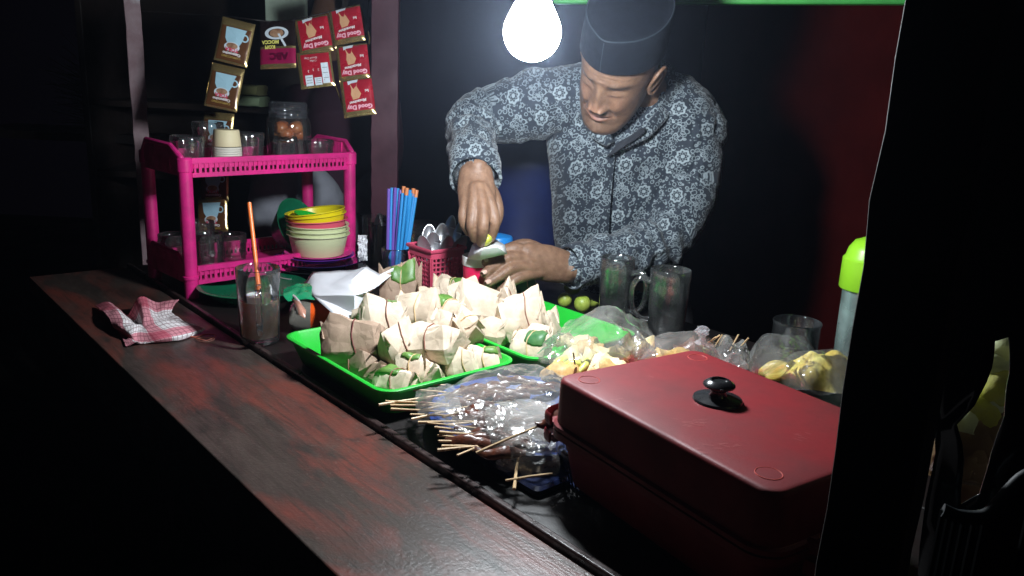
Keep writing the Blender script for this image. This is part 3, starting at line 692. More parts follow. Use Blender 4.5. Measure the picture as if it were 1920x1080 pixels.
def strips():
    c=D(448,25,1.60); o=thing('sachet_strip','hanging strip of brown cappuccino sachets with pale blue cups, leftmost','sachet strip',c,group='coffee sachet strips hung above the rack')
    sachet(o,'cap',440,79,1.60,R(-12),.064,.088,R(10),1); sachet(o,'cap',421,164,1.61,R(-11),.064,.088,R(8),2)
    sachet(o,'cap',402,345,1.80,R(0),.064,.080,R(0),3); sachet(o,'cap',399,402,1.80,R(2),.066,.080,R(0),4)
    sachet(o,'cap',408,250,1.70,R(-5),.064,.088,R(0),5)
    c=D(520,36,1.62); o=thing('sachet_strip','single black and maroon mocca coffee sachet hanging in the middle','sachet strip',c,group='coffee sachet strips hung above the rack')
    sachet(o,'mocha',521,84,1.62,R(1),.074,.096,R(-5),6)
    c=D(580,30,1.62); o=thing('sachet_strip','strip of two red coffee sachets, the lower one showing its printed back','sachet strip',c,group='coffee sachet strips hung above the rack')
    sachet(o,'good',588,67,1.62,R(10),.069,.074,R(-4),7); sachet(o,'back',592,130,1.62,R(8),.068,.074,R(4),8)
    c=D(650,14,1.66); o=thing('sachet_strip','rightmost strip of three red coffee sachets with pink lettering','sachet strip',c,group='coffee sachet strips hung above the rack')
    sachet(o,'good',650,48,1.66,R(9),.068,.074,R(-6),9); sachet(o,'good',662,118,1.655,R(6),.066,.074,R(-4),10); sachet(o,'good',671,183,1.65,R(7),.066,.077,R(-2),11)
    # folded gold edge strips that show beside the red strip
    for (x0,y0,x1,y1) in((628,158,648,222),(690,60,692,82)):
        g=G(); a=D(x0,y0,1.67); b=D(x1,y1,1.665); g.tube([a,(a+b)/2+Vector((.002,0,0)),b],[(.004,.0015)]*3,8,res=4,up=(0,1,0)); part('foil_edge',g,M_gold,o,world=True)
    g=G(); g.tube([D(252,20,1.9),D(430,32,1.62),D(520,40,1.625),D(600,26,1.63),D(665,8,1.67),D(722,-14,1.98)],.0012,6,res=5); single('hanging_string',g,M_board,'thin dark string from which the coffee sachets hang','string',D(520,40,1.625),world=True)
strips()
# ------------------------------------------------------------ straws, spoons, basket
def straws():
    c=P(742,540,0)+Vector((0,0,0))
    o=glass('straw_glass','clear glass holding a bundle of blue and purple straws','glass' and (c.x,c.y,0),.026,.029,.085,cat_='glass')
    rnd=random.Random(4)
    mb=mat('blue_straw_plastic',(.03,.27,.62),.3); mv=mat('violet_straw_plastic',(.16,.09,.42),.3); mo=mat('orange_capped_straw',(.65,.22,.08),.35); ml=mat('pale_straw_film',(.45,.55,.75),.3)
    tops=[(729,354),(735,352),(741,352),(746,353),(751,356),(757,352),(763,355),(769,356),(775,356),(781,359),(771,362),(764,362),(777,364),(738,358),(732,360),(755,362)]
    for k,(px,py) in enumerate(tops):
        d=c.y/ .9685; d=1.62+rnd.uniform(-.012,.012)
        tp=D(px,py,d); frac=(px-729)/52
        bt=Vector((c.x-.016+.034*frac*.9,c.y+rnd.uniform(-.014,.014),.006))
        kind=('violet' if px<752 and k%2==0 else 'blue')
        if px<733: kind='violet'
        oc=px in(757,763,775,781)
        g=G(); g.tube([bt,tp],.0035,10)
        lab={'blue':'blue straw in the upright bundle beside the spoon basket','violet':'violet straw on the left side of the straw bundle'}[kind]
        if oc: lab='blue straw with an orange tip in the right half of the bundle'
        q=single('drinking_straw',g,mb if kind=='blue' else mv,lab,'straw',bt,world=True,group='straws in the glass')
        if oc:
            g=G(); dr=(tp-bt).normalized(); g.tube([tp-dr*.012,tp+dr*.003],.0040,10); g.v=[v-bt for v in g.v]; part('orange_tip',g,mo,q)
straws()
def basket():
    # square basket, one corner towards the camera
    cn=P(800,566,0); dz=Vector((0,0,1))
    c=cn+Vector((.012,.047,0)); o=thing('spoon_basket','pink perforated plastic basket full of spoons beside the pink cup','basket',c,R(45)+R(-4))
    H=.100; a0,a1=.029,.039
    g=G()
    def wallpt(s,t,z):  # s side 0..3, t -1..1
        k=a0+(a1-a0)*z/H; x,y=[(t,-1),(1,t),(-t,1),(-1,-t)][s]; return Vector((x*k,y*k,z))
    e=.0013
    nh,nv_=7,9
    for s in range(4):
        nrm=[Vector((0,-1,0)),Vector((1,0,0)),Vector((0,1,0)),Vector((-1,0,0))][s]
        def bar(p,q,w_,out=0.):
            d=(q-p).normalized(); sd=d.cross(nrm).normalized()*w_; n_=nrm*e; pp=[]
            for base in(p,q):
                for sx,sy in((-1,-1),(1,-1),(1,1),(-1,1)): pp.append(base+sd*sx+n_*sy)
            g.add(pp,[(0,1,2,3),(7,6,5,4),(0,4,5,1),(1,5,6,2),(2,6,7,3),(3,7,4,0)])
        for k in range(nh+1):
            t=-1+2*k/nh; bar(wallpt(s,t,.004),wallpt(s,t,H-.012),.0016 if 0<k<nh else .0038)
        for k in range(nv_+1):
            z=.004+(H-.018)*k/nv_; bar(wallpt(s,-1,z)+nrm*.0002,wallpt(s,1,z)+nrm*.0002,.0012)
        bar(wallpt(s,-1,H-.009),wallpt(s,1,H-.009),.006)
        bar(wallpt(s,-1,H)+nrm*.002,wallpt(s,1,H)+nrm*.002,.0022)
    g.box((0,0,.002),(a0*2,a0*2,.003)); part('lattice_body',g,M_pinkb,o,angle=30)
    g=G(); pts=[Vector((x*(a1+.0025),y*(a1+.0025),H+.001)) for x,y in((-1,-1),(1,-1),(1,1),(-1,1))]
    g.tube([pts[0],pts[1],pts[2],pts[3]],[(.0035,.0018)]*4,8,closed=True,up=(0,0,1)); part('rim',g,M_pinkb,o)
    t=text_mesh('TKS',.016,bold=.0004); t.xf(Matrix.Translation((a1*.96,a1*.66,H-.030))@Matrix.Rotation(R(90),4,'X')@Matrix.Rotation(R(90),4,'Y')@Matrix.Rotation(R(90),4,'Z')); 
    part('lettering',t,M_lw,o,smooth=False)
    # spoons
    M=mw(o); rnd=random.Random(9)
    sp=[(795,462,'leftmost spoon in the basket, bowl facing up-left',-.3),(812,455,'wide spoon bowl at the front centre of the basket',.1),(805,441,'spoon with a greenish bowl reflecting leaf green',.2),(829,440,'tallest grey spoon in the middle of the basket',-.05),(839,462,'narrow spoon seen edge on in front of the tall one',.5),(862,460,'small spoon at the right edge of the basket',.6),(858,436,'dark spoon tilted behind at the right of the basket',1.0),(845,425,'highest black-handled spoon at the back of the basket',.8)]
    for k,(px,py,lab,tw) in enumerate(sp):
        d=1.565+.012*(k%3)+(.02 if py<445 else 0); tp=D(px,py,d)
        bt=Vector((c.x+rnd.uniform(-.015,.015),c.y+rnd.uniform(-.015,.015),.008))
        ax=(tp-bt).normalized(); so=thing('spoon',lab,'spoon',bt,group='spoons in the pink basket')
        side=Vector((math.cos(tw),math.sin(tw),0)); side=(side-ax*side.dot(ax)).normalized(); nn=ax.cross(side)
        L=.023; Wd=.0145
        g=G()
        def fn(u,v):
            a=2*math.pi*u; rr=v
            x=Wd*rr*math.cos(a)*(1-.18*math.sin(a)); y=L*rr*math.sin(a); z=.006*(rr*rr-1)
            return tp+side*x+ax*y+nn*z*(-1)
        g.grid(fn,28,7); part('bowl',g,M_steel,so,world=True,solid=.0008)
        g=G(); g.tube([tp-ax*L*.95,tp-ax*L*1.5,bt],[(.0032,.001),(.0022,.001),(.0045,.001)],8,up=nn); part('handle',g,M_steel,so,world=True)
basket()
# jars behind straws and spoons
c=P(702,560,0); c=D(703,470,1.80); c.z=0
o=thing('spoon_jar','dark glass jar with a shiny metal spoon, left of the straws','jar',c)
g=G(); g.lathe([(0,0),(.026,0),(.0275,.004),(.0275,.118),(.026,.118),(.025,.006),(0,.004)],36,cap=False); part('body',g,M_glassd,o,angle=60)
g=G(); g.lathe([(0,.006),(.024,.006),(.024,.1),(0,.1)],24); part('dark_filling',g,mat('ground_coffee',(.03,.02,.017),.9,bump=.6,bs=200),o)
g=G(); g.tube([(.0,0,.09),(.012,-.01,.125),(.022,-.016,.10)],[(.006,.0015)]*3,8,res=4); part('spoon_end',g,M_steel,o)
c=D(795,470,1.76); c.z=0
o=thing('lidded_jar','round glass jar with a ribbed clear lid behind the straws','jar',c)
g=G(); g.lathe([(0,0),(.038,0),(.04,.005),(.04,.09),(.034,.10),(.032,.1),(.038,.088),(.038,.006),(0,.004)],36,cap=False); part('body',g,M_glassd,o,angle=60)
g=G(); g.lathe([(.036,.096),(.038,.097),(.038,.101),(.0365,.103),(.038,.105),(.038,.110),(.033,.117),(.02,.12),(0,.121)],36); part('lid',g,glassmat('grey_clear_lid',(.7,.7,.7),.1,body=.25,bodyc=(.14,.14,.14),edge=.6),o,angle=40)
g=G(); g.lathe([(0,.006),(.036,.006),(.036,.07),(0,.07)],24); part('dark_filling',g,mat('dark_spice',(.05,.035,.03),.9,bump=.6,bs=200),o)
# crumpled white wrapper by rack leg
g=G(); c=D(680,465,1.72)
g.grid(lambda u,v:c+cR*((u-.5)*.02+.004*noise.noise(Vector((u*4,v*5,1))))+cU*((v-.5)*.055)+cf*(.012*noise.noise(Vector((u*5,v*7,3)))),10,18)
single('crumpled_wrapper',g,M_white,'small crumpled white wrapper between the rack leg and the dark jar','wrapper',c,world=True,solid=.0006,angle=20)
# cup, strainer, blue jar
def cups():
    c=D(893,520,1.50); c.z=0
    # put the cup where the hands work, foot on the table
    cc=P(896,590,0); s=1.46/((cc-CAM).dot(cf)); c=Vector((D(896,520,1.47).x,D(896,520,1.47).y,0))
    zt=D(896,488,1.47).z
    o=thing('pink_cup','deep pink plastic cup with a white top held by the man','cup',c)
    g=G(); g.lathe([(0,0),(.022,0),(.0235,.003),(.0285,zt-.004),(.027,zt-.004),(.022,.006),(0,.005)],40,cap=False); part('body',g,M_cupp,o,angle=50)
    g=G(); g.lathe([(.0292,zt-.006),(.0300,zt-.004),(.0300,zt+.010),(.0285,zt+.011),(.0280,zt+.0),(.024,zt-.004),(0,zt-.006)],40,cap=False); part('white_collar',g,M_cupw,o,angle=50)
    # squeezer cone / white folded napkin being pressed
    a=D(905,472,1.44)
    g=G(); 
    V=[D(880,476,1.43),D(877,485,1.425),D(900,487,1.405),D(950,476,1.41),D(946,460,1.42),D(926,448,1.44),D(896,452,1.44),D(886,460,1.435),D(905,468,1.39),D(932,464,1.395)]
    g.add(V,[(0,1,8),(1,2,8),(2,9,8),(2,3,9),(3,4,9),(4,5,9),(5,8,9),(5,6,8),(6,7,8),(7,0,8)]); single('white_strainer',g,M_cupw,'white plastic strainer sitting on the pink cup under the lime','strainer',a,world=True,solid=.0025,angle=50)
    c=D(933,470,1.66); zt=D(933,437,1.66).z
    o=thing('blue_lidded_jar','clear jar with a bright blue lid behind the pink cup','jar',(c.x,c.y,0))
    g=G(); g.lathe([(0,0),(.026,0),(.028,.004),(.028,zt-.02),(.026,zt-.02),(.026,.006),(0,.004)],36,cap=False); part('body',g,M_glassd,o,angle=60)
    g=G(); g.lathe([(.0285,zt-.026),(.030,zt-.025),(.0305,zt-.008),(.028,zt-.004),(.012,zt),(0,zt+.001)],36); part('lid',g,mat('sky_blue_lid',(.02,.25,.70),.35),o,angle=40)
cups()
# limes
def lime(px,py,kind,lab,rz=0,dz=0,r=.018):
    c=P(px,py,0); c.z=r*.9+dz; o=thing('lime_half' if kind else 'lime',lab,'lime',c,rot=(R(-25) if kind else 0,R(8),rz))
    g=G()
    if kind:
        g.lathe([(0,-r)]+[(r*math.sin(a),-r*math.cos(a)) for a in[math.pi/2*k/9 for k in range(1,10)]]+[(r*.93,.0008)],28,cap=False); part('rind',g,M_lime,o)
        g=G(); g.lathe([(0,-.0005),(r*.2,0),(r*.85,.0002),(r*.95,.0)],28); part('flesh',g,M_limef,o)
    else:
        g.lathe([(0,-r*1.05)]+[(r*math.sin(a),-r*1.05*math.cos(a)) for a in[math.pi*k/16 for k in range(1,16)]]+[(0,r*1.1)],28); part('rind',g,M_lime,o)
lime(1072,560,1,'cut lime half with flesh facing up behind the green tray',R(20),.010); lime(1091,583,0,'whole small lime resting just below the cut half',0,0,.016)
lime(1110,574,1,'squeezed lime half next to the tall mug',R(-60),0,.014); lime(1058,574,0,'greener lime hidden against the tray edge',0,0,.014)
#@@PART3
# ------------------------------------------------------------ trays
def rr(w_,h_,r,n=6):
    pts=[]
    for cx,cy,a0 in((w_/2-r,h_/2-r,0),(-w_/2+r,h_/2-r,90),(-w_/2+r,-h_/2+r,180),(w_/2-r,-h_/2+r,270)):
        for k in range(n+1):
            a=R(a0+90*k/n); pts.append((cx+r*math.cos(a),cy+r*math.sin(a)))
    return pts
def rings_rr(spec,n=6):
    return [[Vector((x,y,z)) for x,y in rr(w_,h_,r,n)] for w_,h_,r,z in spec]
def tray(name,label,a,b,w_,h_,H,m,r=.022,fl=.012,z=.001,rz=TROT,lip=.005,cat_='tray',group=None):
    W,Hh=w_-2*lip,h_-2*lip; t=.0022
    g=G(); g.rings(rings_rr([(W-2*fl-.01,Hh-2*fl-.01,r,0),(W-2*fl,Hh-2*fl,r,.003),(W,Hh,r,H-.004),(W+2*lip,Hh+2*lip,r+lip,H-.004),(W+2*lip,Hh+2*lip,r+lip,H-.001),(W+2*lip-.003,Hh+2*lip-.003,r+lip,H),(W-.0,Hh-.0,r,H),(W-2*t,Hh-2*t,r,H-.003),(W-2*fl-2*t,Hh-2*fl-2*t,r,.006),(W-2*fl-.02,Hh-2*fl-.02,r,.004)]))
    c=T(a,b,z); return single(name,g,m,label,cat_,c,rz,group,angle=38)
# front tray from its corners
tray('serving_tray','bright green tray nearest the front plank, full of paper parcels',-.933,.604,.288,.222,.042,M_green,group='green parcel trays')
tray('serving_tray','rear bright green tray between the man\'s hand and the plastic bags',-.925,.845,.296,.232,.042,M_green,group='green parcel trays')
g=G(); g.lathe([(0,0),(.085,0),(.088,.003),(.112,.023),(.120,.027),(.121,.029),(.117,.030),(.110,.026),(.084,.007),(0,.005)],64); single('round_plate',g,M_blue,'blue round plate under the satay bag, its rim showing at both sides','plate',T(-.672,.625,.001),angle=50)
g=G(); g.rings(rings_rr([(.115,.20,.008,0),(.118,.205,.008,.002),(.118,.205,.008,.007),(.110,.197,.008,.010),(.100,.187,.008,.008)])); single('flat_tray',g,M_navy,'navy flat tray whose pale corner sticks out at the front below the skewers','tray',T(-.603,.628,.001),TROT,angle=30)
M_navyd=mat('navy_tray_inside',(.02,.04,.15),.2)
# ------------------------------------------------------------ paper parcels
def hull(pts):
    b=bmesh.new()
    for p in pts: b.verts.new(p)
    r_=bmesh.ops.convex_hull(b,input=b.verts)
    for v in [v for v in b.verts if not v.link_faces]: b.verts.remove(v)
    bmesh.ops.triangulate(b,faces=b.faces); return b
def parcel(label,px,py,z,L,W_,H,yaw,seed,brown=False,leaf=None,band=True,pitch=0,roll=0,flaps=2,leafd=False,bandc=None,group='paper parcels in the green trays',peak=0):
    rnd=random.Random(seed); c=P(px,py,z)
    Rm=Matrix.Rotation(yaw,4,'Z')@Matrix.Rotation(pitch,4,'Y')@Matrix.Rotation(roll,4,'X')
    o=thing('paper_parcel',label,'parcel',(c.x,c.y,c.z),group=group)
    L*=.94; W_*=.95; H*=1.02
    j=lambda s:rnd.uniform(-s,s)*L
    pts=[]
    for sx in(-1,1):
        for sy in(-1,1):
            pts.append((sx*L*.36+j(.04),sy*W_*.44+j(.03),-H*.5)); pts.append((sx*L*.33+j(.05),sy*W_*.5+j(.03),-H*.05+j(.05)))
            pts.append((sx*L*.25+j(.08),sy*W_*.16+j(.05),H*.50+j(.07)))
            pts.append((sx*L*.47+j(.03),sy*W_*.34+j(.03),-H*.1+j(.08)))
        pts.append((sx*L*.5,j(.10),H*(.20+rnd.uniform(0,.38))))
    if peak: pts.append((peak*L*.36,j(.05),H*.95))
    b=hull(pts)
    bmesh.ops.subdivide_edges(b,edges=b.edges,cuts=3,use_grid_fill=True)
    for q in range(1): bmesh.ops.smooth_vert(b,verts=b.verts,factor=.16,use_axis_x=True,use_axis_y=True,use_axis_z=True)
    sd=seed*3.1
    for v in b.verts:
        x=v.co.x/L
        pinch=(1-.13*math.exp(-((x-.03)/.10)**2)) if band else 1
        v.co.y*=pinch; v.co.z*=pinch
        nn=v.normal if v.normal.length>.1 else v.co.normalized()
        vd=noise.voronoi(v.co*Vector((1,1,1))*34+Vector((sd,0,0)))[0]; v.co+=nn*(.028*L*((vd[1]-vd[0])-.34)+.012*L*noise.noise(v.co*95+Vector((0,sd,0))))
    b.normal_update(); bv=BVHTree.FromBMesh(b)
    g=G(); b.verts.ensure_lookup_table()
    g.add([v.co.copy() for v in b.verts],[[v.index for v in f.verts] for f in b.faces]); b.free()
    # folded flaps standing up from the ends
    for k in range(flaps):
        sx=1 if k%2==0 else -1; sy=rnd.choice((-1,1))
        a_=Vector((sx*L*.20,-W_*.42*sy,H*.10)); b_=Vector((sx*L*.44,W_*.34*sy,H*.22)); t_=Vector((sx*L*(.44+rnd.uniform(-.16,.08)),-W_*.05*sy+j(.12),H*(.52+rnd.uniform(0,.28))))
        d_=Vector((sx*L*.47,-W_*.3*sy,-.1*H)); nrm=(b_-a_).cross(t_-a_).normalized()*.0006
        mid=(a_+t_)/2+nrm*6
        V=[a_,b_,t_,d_,mid]; F_=[(0,1,4),(1,2,4),(0,4,2),(0,2,3)]
        for off in(nrm,-nrm): g.add([v+off for v in V],F_)
    g.xf(Rm); w_=part('wrapper',g,M_paperb if brown else M_paper,o,angle=26)
    def surf(x,a):
        d=Vector((0,math.cos(a),math.sin(a))); org=Vector((x,0,0))+d*.3
        h=bv.ray_cast(org,-d)
        return (h[0],h[1]) if h[0] else (Vector((x,0,0))+d*.01,d)
    if leaf:
        x0,x1,a0,a1=leaf; nx,na=12,12; vs=[];fs=[]
        for i in range(nx+1):
            for q in range(na+1):
                u=i/nx; v=q/na
                uu=x0+(x1-x0)*(u+.05*noise.noise(Vector((v*4,sd,u*2)))*(1)); aa=a0+(a1-a0)*(v+.06*noise.noise(Vector((u*4,sd+5,v*2)))+.12*math.sin(u*3))
                h,nn=surf(uu*L,R(aa)); e=min(u,1-u,v,1-v)
                vs.append(h+nn*(.0014*min(1,e*8)+.0004+.0003*math.sin(v*26)))
        fs=[(i*(na+1)+q,i*(na+1)+q+1,(i+1)*(na+1)+q+1,(i+1)*(na+1)+q) for i in range(nx) for q in range(na)]
        g=G(); g.add(vs,fs); g.xf(Rm); part('banana_leaf',g,M_leafd if leafd else M_leaf,o,solid=.0008,angle=60)
    if band:
        xb=.03*L; pts=[]
        for q in range(28):
            h,nn=surf(xb+.004*math.sin(q*.45),2*math.pi*q/28); pts.append(h+nn*(.0011 if not leaf else .0022))
        g=G(); g.tube(pts,.0009,6,closed=True); g.xf(Rm); part('rubber_band',g,bandc or (M_bandy if rnd.random()<.4 else M_band),o)
    return o
pc=parcel
# lower layer in the front tray
pc('greenish parcel lying lowest at the front corner of the front tray',742,716,.026,.070,.046,.036,R(-20),11,leaf=(-.45,.1,20,120),flaps=1)
pc('small upright parcel with a dark open fold at the tray front',812,706,.026,.048,.036,.036,R(-70),12,band=False,flaps=1)
pc('parcel squeezed under the big brown one at the left wall of the tray',690,694,.024,.080,.046,.036,R(-30),13,brown=True,leaf=(-.4,.0,40,110))
pc('olive parcel half hidden at the right wall of the front tray',905,678,.028,.066,.046,.044,R(5),14,leaf=(.0,.4,20,110),bandc=M_bandy)
pc('parcel with leaf showing against the divider of the two trays',878,640,.030,.052,.042,.046,R(60),15,leaf=(-.4,.2,30,130))
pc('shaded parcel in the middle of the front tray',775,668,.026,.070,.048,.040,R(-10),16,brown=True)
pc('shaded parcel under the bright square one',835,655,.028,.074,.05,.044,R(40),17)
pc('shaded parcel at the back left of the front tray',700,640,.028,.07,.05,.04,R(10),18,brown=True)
# upper layer
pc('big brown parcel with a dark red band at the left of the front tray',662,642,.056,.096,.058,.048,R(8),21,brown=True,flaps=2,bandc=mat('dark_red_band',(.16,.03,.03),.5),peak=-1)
pc('large bright square parcel on top in the front tray',812,640,.062,.100,.076,.046,R(-22),22,pitch=R(-6),flaps=2)
pc('tall pale parcel banded across the middle at the back of the front tray',722,604,.052,.088,.058,.052,R(18),23,leaf=(.0,.22,50,90),peak=-1)
pc('pale parcel with a pointed fold above the big square one',786,586,.066,.080,.056,.048,R(-15),24,flaps=2,peak=1)
pc('creased parcel between the two trays with a long fold',845,592,.062,.074,.056,.050,R(-35),25,leaf=(-.35,-.05,60,130))
pc('pale ridge parcel lying over the square one',838,615,.070,.060,.042,.040,R(-50),26,band=False)
# rear tray
pc('tall leafy parcel at the left back next to the straws',750,545,.046,.082,.066,.066,R(12),31,brown=True,leaf=(-.22,.34,25,125),flaps=2,peak=1,bandc=M_bandy)
pc('parcel with shiny green leaf below the spoon basket',848,548,.044,.076,.056,.056,R(-10),32,leaf=(-.05,.45,20,140),flaps=2,bandc=M_bandy)
pc('bright parcel with sharp triangular folds in the centre of the rear tray',900,578,.056,.092,.062,.056,R(10),33,band=False,flaps=4,peak=-1)
pc('leafy parcel just below the man\'s fingers',932,543,.044,.074,.054,.052,R(0),34,leaf=(-.30,.30,30,130),leafd=True,flaps=2)
pc('dark green leaf parcel at the far right back of the rear tray',982,545,.040,.052,.050,.056,R(30),35,leaf=(-.45,.45,10,170),leafd=True,flaps=1,bandc=M_bandy)
pc('large creased parcel leaning at the right of the rear tray',976,598,.060,.082,.064,.060,R(25),36,brown=False,flaps=3,peak=1)
pc('low parcel with round dark leaf at the front right of the rear tray',996,650,.030,.066,.048,.044,R(-25),37,leaf=(-.1,.4,30,140),leafd=True)
pc('small pale parcel against the right wall of the rear tray',1028,612,.034,.046,.040,.050,R(70),38,band=False,flaps=2)
pc('small white-looking parcel between big folds at the tray divider',925,622,.042,.052,.042,.044,R(-20),39,band=False,flaps=2)
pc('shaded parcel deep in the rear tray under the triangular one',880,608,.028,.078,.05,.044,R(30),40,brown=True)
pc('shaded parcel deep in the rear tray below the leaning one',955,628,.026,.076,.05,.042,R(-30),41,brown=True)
pc('pale parcel behind the triangular one beside the basket foot',805,565,.040,.06,.05,.05,R(30),42)
pc('slim banded parcel lying along the left wall below the big brown one',668,676,.034,.078,.042,.038,R(-38),51,brown=True,flaps=1)
pc('small peaked parcel between the big brown one and the bright square one',745,650,.056,.058,.044,.046,R(50),52,flaps=2,peak=1)
pc('small parcel with leaf edge in front of the bright square one',775,690,.036,.056,.040,.038,R(-15),53,leaf=(-.3,.2,30,110),flaps=1)
pc('pointed parcel at the right front corner of the front tray',862,688,.032,.054,.042,.044,R(25),54,flaps=2,peak=-1)
pc('pale peaked parcel wedged behind the brown one at the tray back wall',690,612,.040,.060,.044,.046,R(-12),55,flaps=1,peak=1)
pc('tilted parcel on top between the two trays with its flap raised',878,612,.064,.062,.046,.044,R(-60),56,flaps=2,pitch=R(14))
pc('small bright parcel on the heap behind the triangular one',868,556,.066,.060,.042,.042,R(-5),57,flaps=2,peak=1)
pc('narrow upright parcel between leaning one and dark leaf parcel',948,572,.062,.050,.040,.050,R(75),58,flaps=2,peak=1)
pc('low parcel at the near corner of the rear tray beside the clear bag',1008,634,.038,.050,.040,.040,R(15),59,band=False,flaps=1)
# ------------------------------------------------------------ net surfaces
def net(rows,nu,nv,cr_=0,seed=0,fs=26,world=True):
    Rr=[[P(*q) if not isinstance(q,Vector) else q for q in row] for row in rows]
    m=len(Rr); n=len(Rr[0])
    def at(i,j): return Rr[max(0,min(m-1,i))][max(0,min(n-1,j))]
    def fn(u,v):
        x=u*(n-1); y=v*(m-1); j=min(n-2,int(x)); i=min(m-2,int(y)); fu=x-j; fv=y-i
        cs=[cat(at(k,j-1),at(k,j),at(k,j+1),at(k,j+2),fu) for k in(i-1,i,i+1,i+2)]
        p=cat(cs[0],cs[1],cs[2],cs[3],fv)
        if cr_:
            q=Vector((p.x,p.y,p.z*.5))*fs+Vector((seed,seed*2,0))
            d=noise.voronoi(q)[0]; h=(d[1]-d[0]); h2=noise.ridged_multi_fractal(q*.9,1,2.1,4,1,2)
            n2=noise.noise_vector(q*1.2)
            k_=.25+1.5*max(0,min(1,.5+1.6*noise.noise(Vector((p.x,p.y,seed))*13)))
            p=p+Vector((n2.x*.35,n2.y*.35,.55*h+.30*h2-.35+n2.z*.5))*cr_*k_
            p.z=max(p.z,.003)
        return p
    g=G(); g.grid(fn,nu,nv); return g
# napkin on the orange tissue pack
def napkin():
    V=dict(A=(585.6,509.4,.070),B=(667,505.5,.080),C=(687.6,499.7,.092),Dd=(714,514,.080),E=(739,501.7,.092),Fq=(737,515,.078),Gg=(704,540.5,.072),H=(683,556,.066),I=(644,608.6,.046),J=(585.6,554,.060),K=(558,548,.040),L=(659.4,525,.090),Mm=(682.8,551,.078),N=(665,554,.084),O=(665,588,.056),Q=(615,535,.072))
    k=list(V); vs=[P(*V[q]) for q in k]; ix={q:i for i,q in enumerate(k)}
    T_=['KAJ','AQJ','ABQ','BLQ','BCL','CDL','LDM','DGM','DFG','DEF','LMN','MGH','NMH','NHO','HIO','QLN','QNJ','JNO','JOI']
    mp={'D':'Dd','F':'Fq','G':'Gg','M':'Mm'}
    g=G(); g.add(vs,[tuple(ix[mp.get(ch,ch)] for ch in t) for t in T_])
    b=bmesh.new(); me=mesh_of(g,'t',[]); b.from_mesh(me); bmesh.ops.subdivide_edges(b,edges=b.edges,cuts=4,use_grid_fill=True)
    bmesh.ops.smooth_vert(b,verts=b.verts,factor=.18,use_axis_x=True,use_axis_y=True,use_axis_z=True)
    for v in b.verts: v.co.z+=.0014*noise.noise(v.co*45)+.001*noise.noise(v.co*110)
    g=G(); b.verts.ensure_lookup_table(); g.add([v.co.copy() for v in b.verts],[[v.index for v in f.verts] for f in b.faces]); b.free()
    single('white_napkin',g,M_white,'folded white paper napkin pulled out over the orange tissue pack','napkin',P(640,560,.05),world=True,solid=.0008,angle=32)
napkin()
def tissue():
    a=P(545,590,.024); b=P(705,588,.024); o=thing('tissue_pack','orange and green plastic tissue pack under the white napkin','tissue pack',((a.x+b.x)/2,(a.y+b.y)/2,0.0))
    d=(b-a); L=d.length; d.normalize(); n_=Vector((-d.y,d.x,0))
    def seg(u0,u1,m,name,k=1.0):
        rs=[]
        for i in range(13):
            u=u0+(u1-u0)*i/12; w_=.036*(1-.05*abs(2*u-1)**6)*k; h=.026*(1-.45*abs(2*u-1)**8)*k
            c=a+d*L*u; rs.append([c+n_*w_*math.copysign(abs(math.cos(t))**.7,math.cos(t))+Vector((0,0,h*math.copysign(abs(math.sin(t))**.7,math.sin(t))+.0012*noise.noise(Vector((u*22,t*3,2)))))for t in[2*math.pi*q/26 for q in range(26)]])
        g=G(); g.rings(rs); part(name,g,m,o,world=True)
    seg(.20,.95,mat('orange_wrapper',(.72,.09,.01),.25,var=.3,vs=18,bump=.6,bs=60,coat=.4),'wrapper')
    seg(.0,.24,mat('grey_clear_end',(.16,.15,.13),.25,var=.3,vs=18,bump=.6,bs=60,coat=.4),'clear_end',1.01)
    g=net([[(532,540,.052),(560,533,.060),(590,530,.064),(640,532,.07)],[(530,552,.054),(560,549,.058),(590,549,.060),(640,550,.064)],[(540,566,.046),(565,562,.052),(590,562,.056),(640,562,.060)]],26,14,.003,4,60); part('green_label',g,mat('green_label',(.02,.34,.15),.2,bump=.5,bs=60,coat=.5),o,world=True,solid=.0008)
    g=G(); g.tube([P(532,545,.05),P(552,556,.055),P(565,575,.05),P(570,600,.02)],[(.0022,.0008)]*4,8,res=4); part('clear_seam',g,M_lw,o,world=True)
    g=G(); pts=[P(546,560,.056),P(556,575,.056),P(560,590,.052),P(572,597,.050),P(574,582,.056),P(562,566,.058)]
    g.add(pts,[(0,1,2,3,4,5)]); part('clear_flap',g,mat('pinkish_clear_flap',(.45,.22,.16),.3),o,world=True,solid=.001)
tissue()
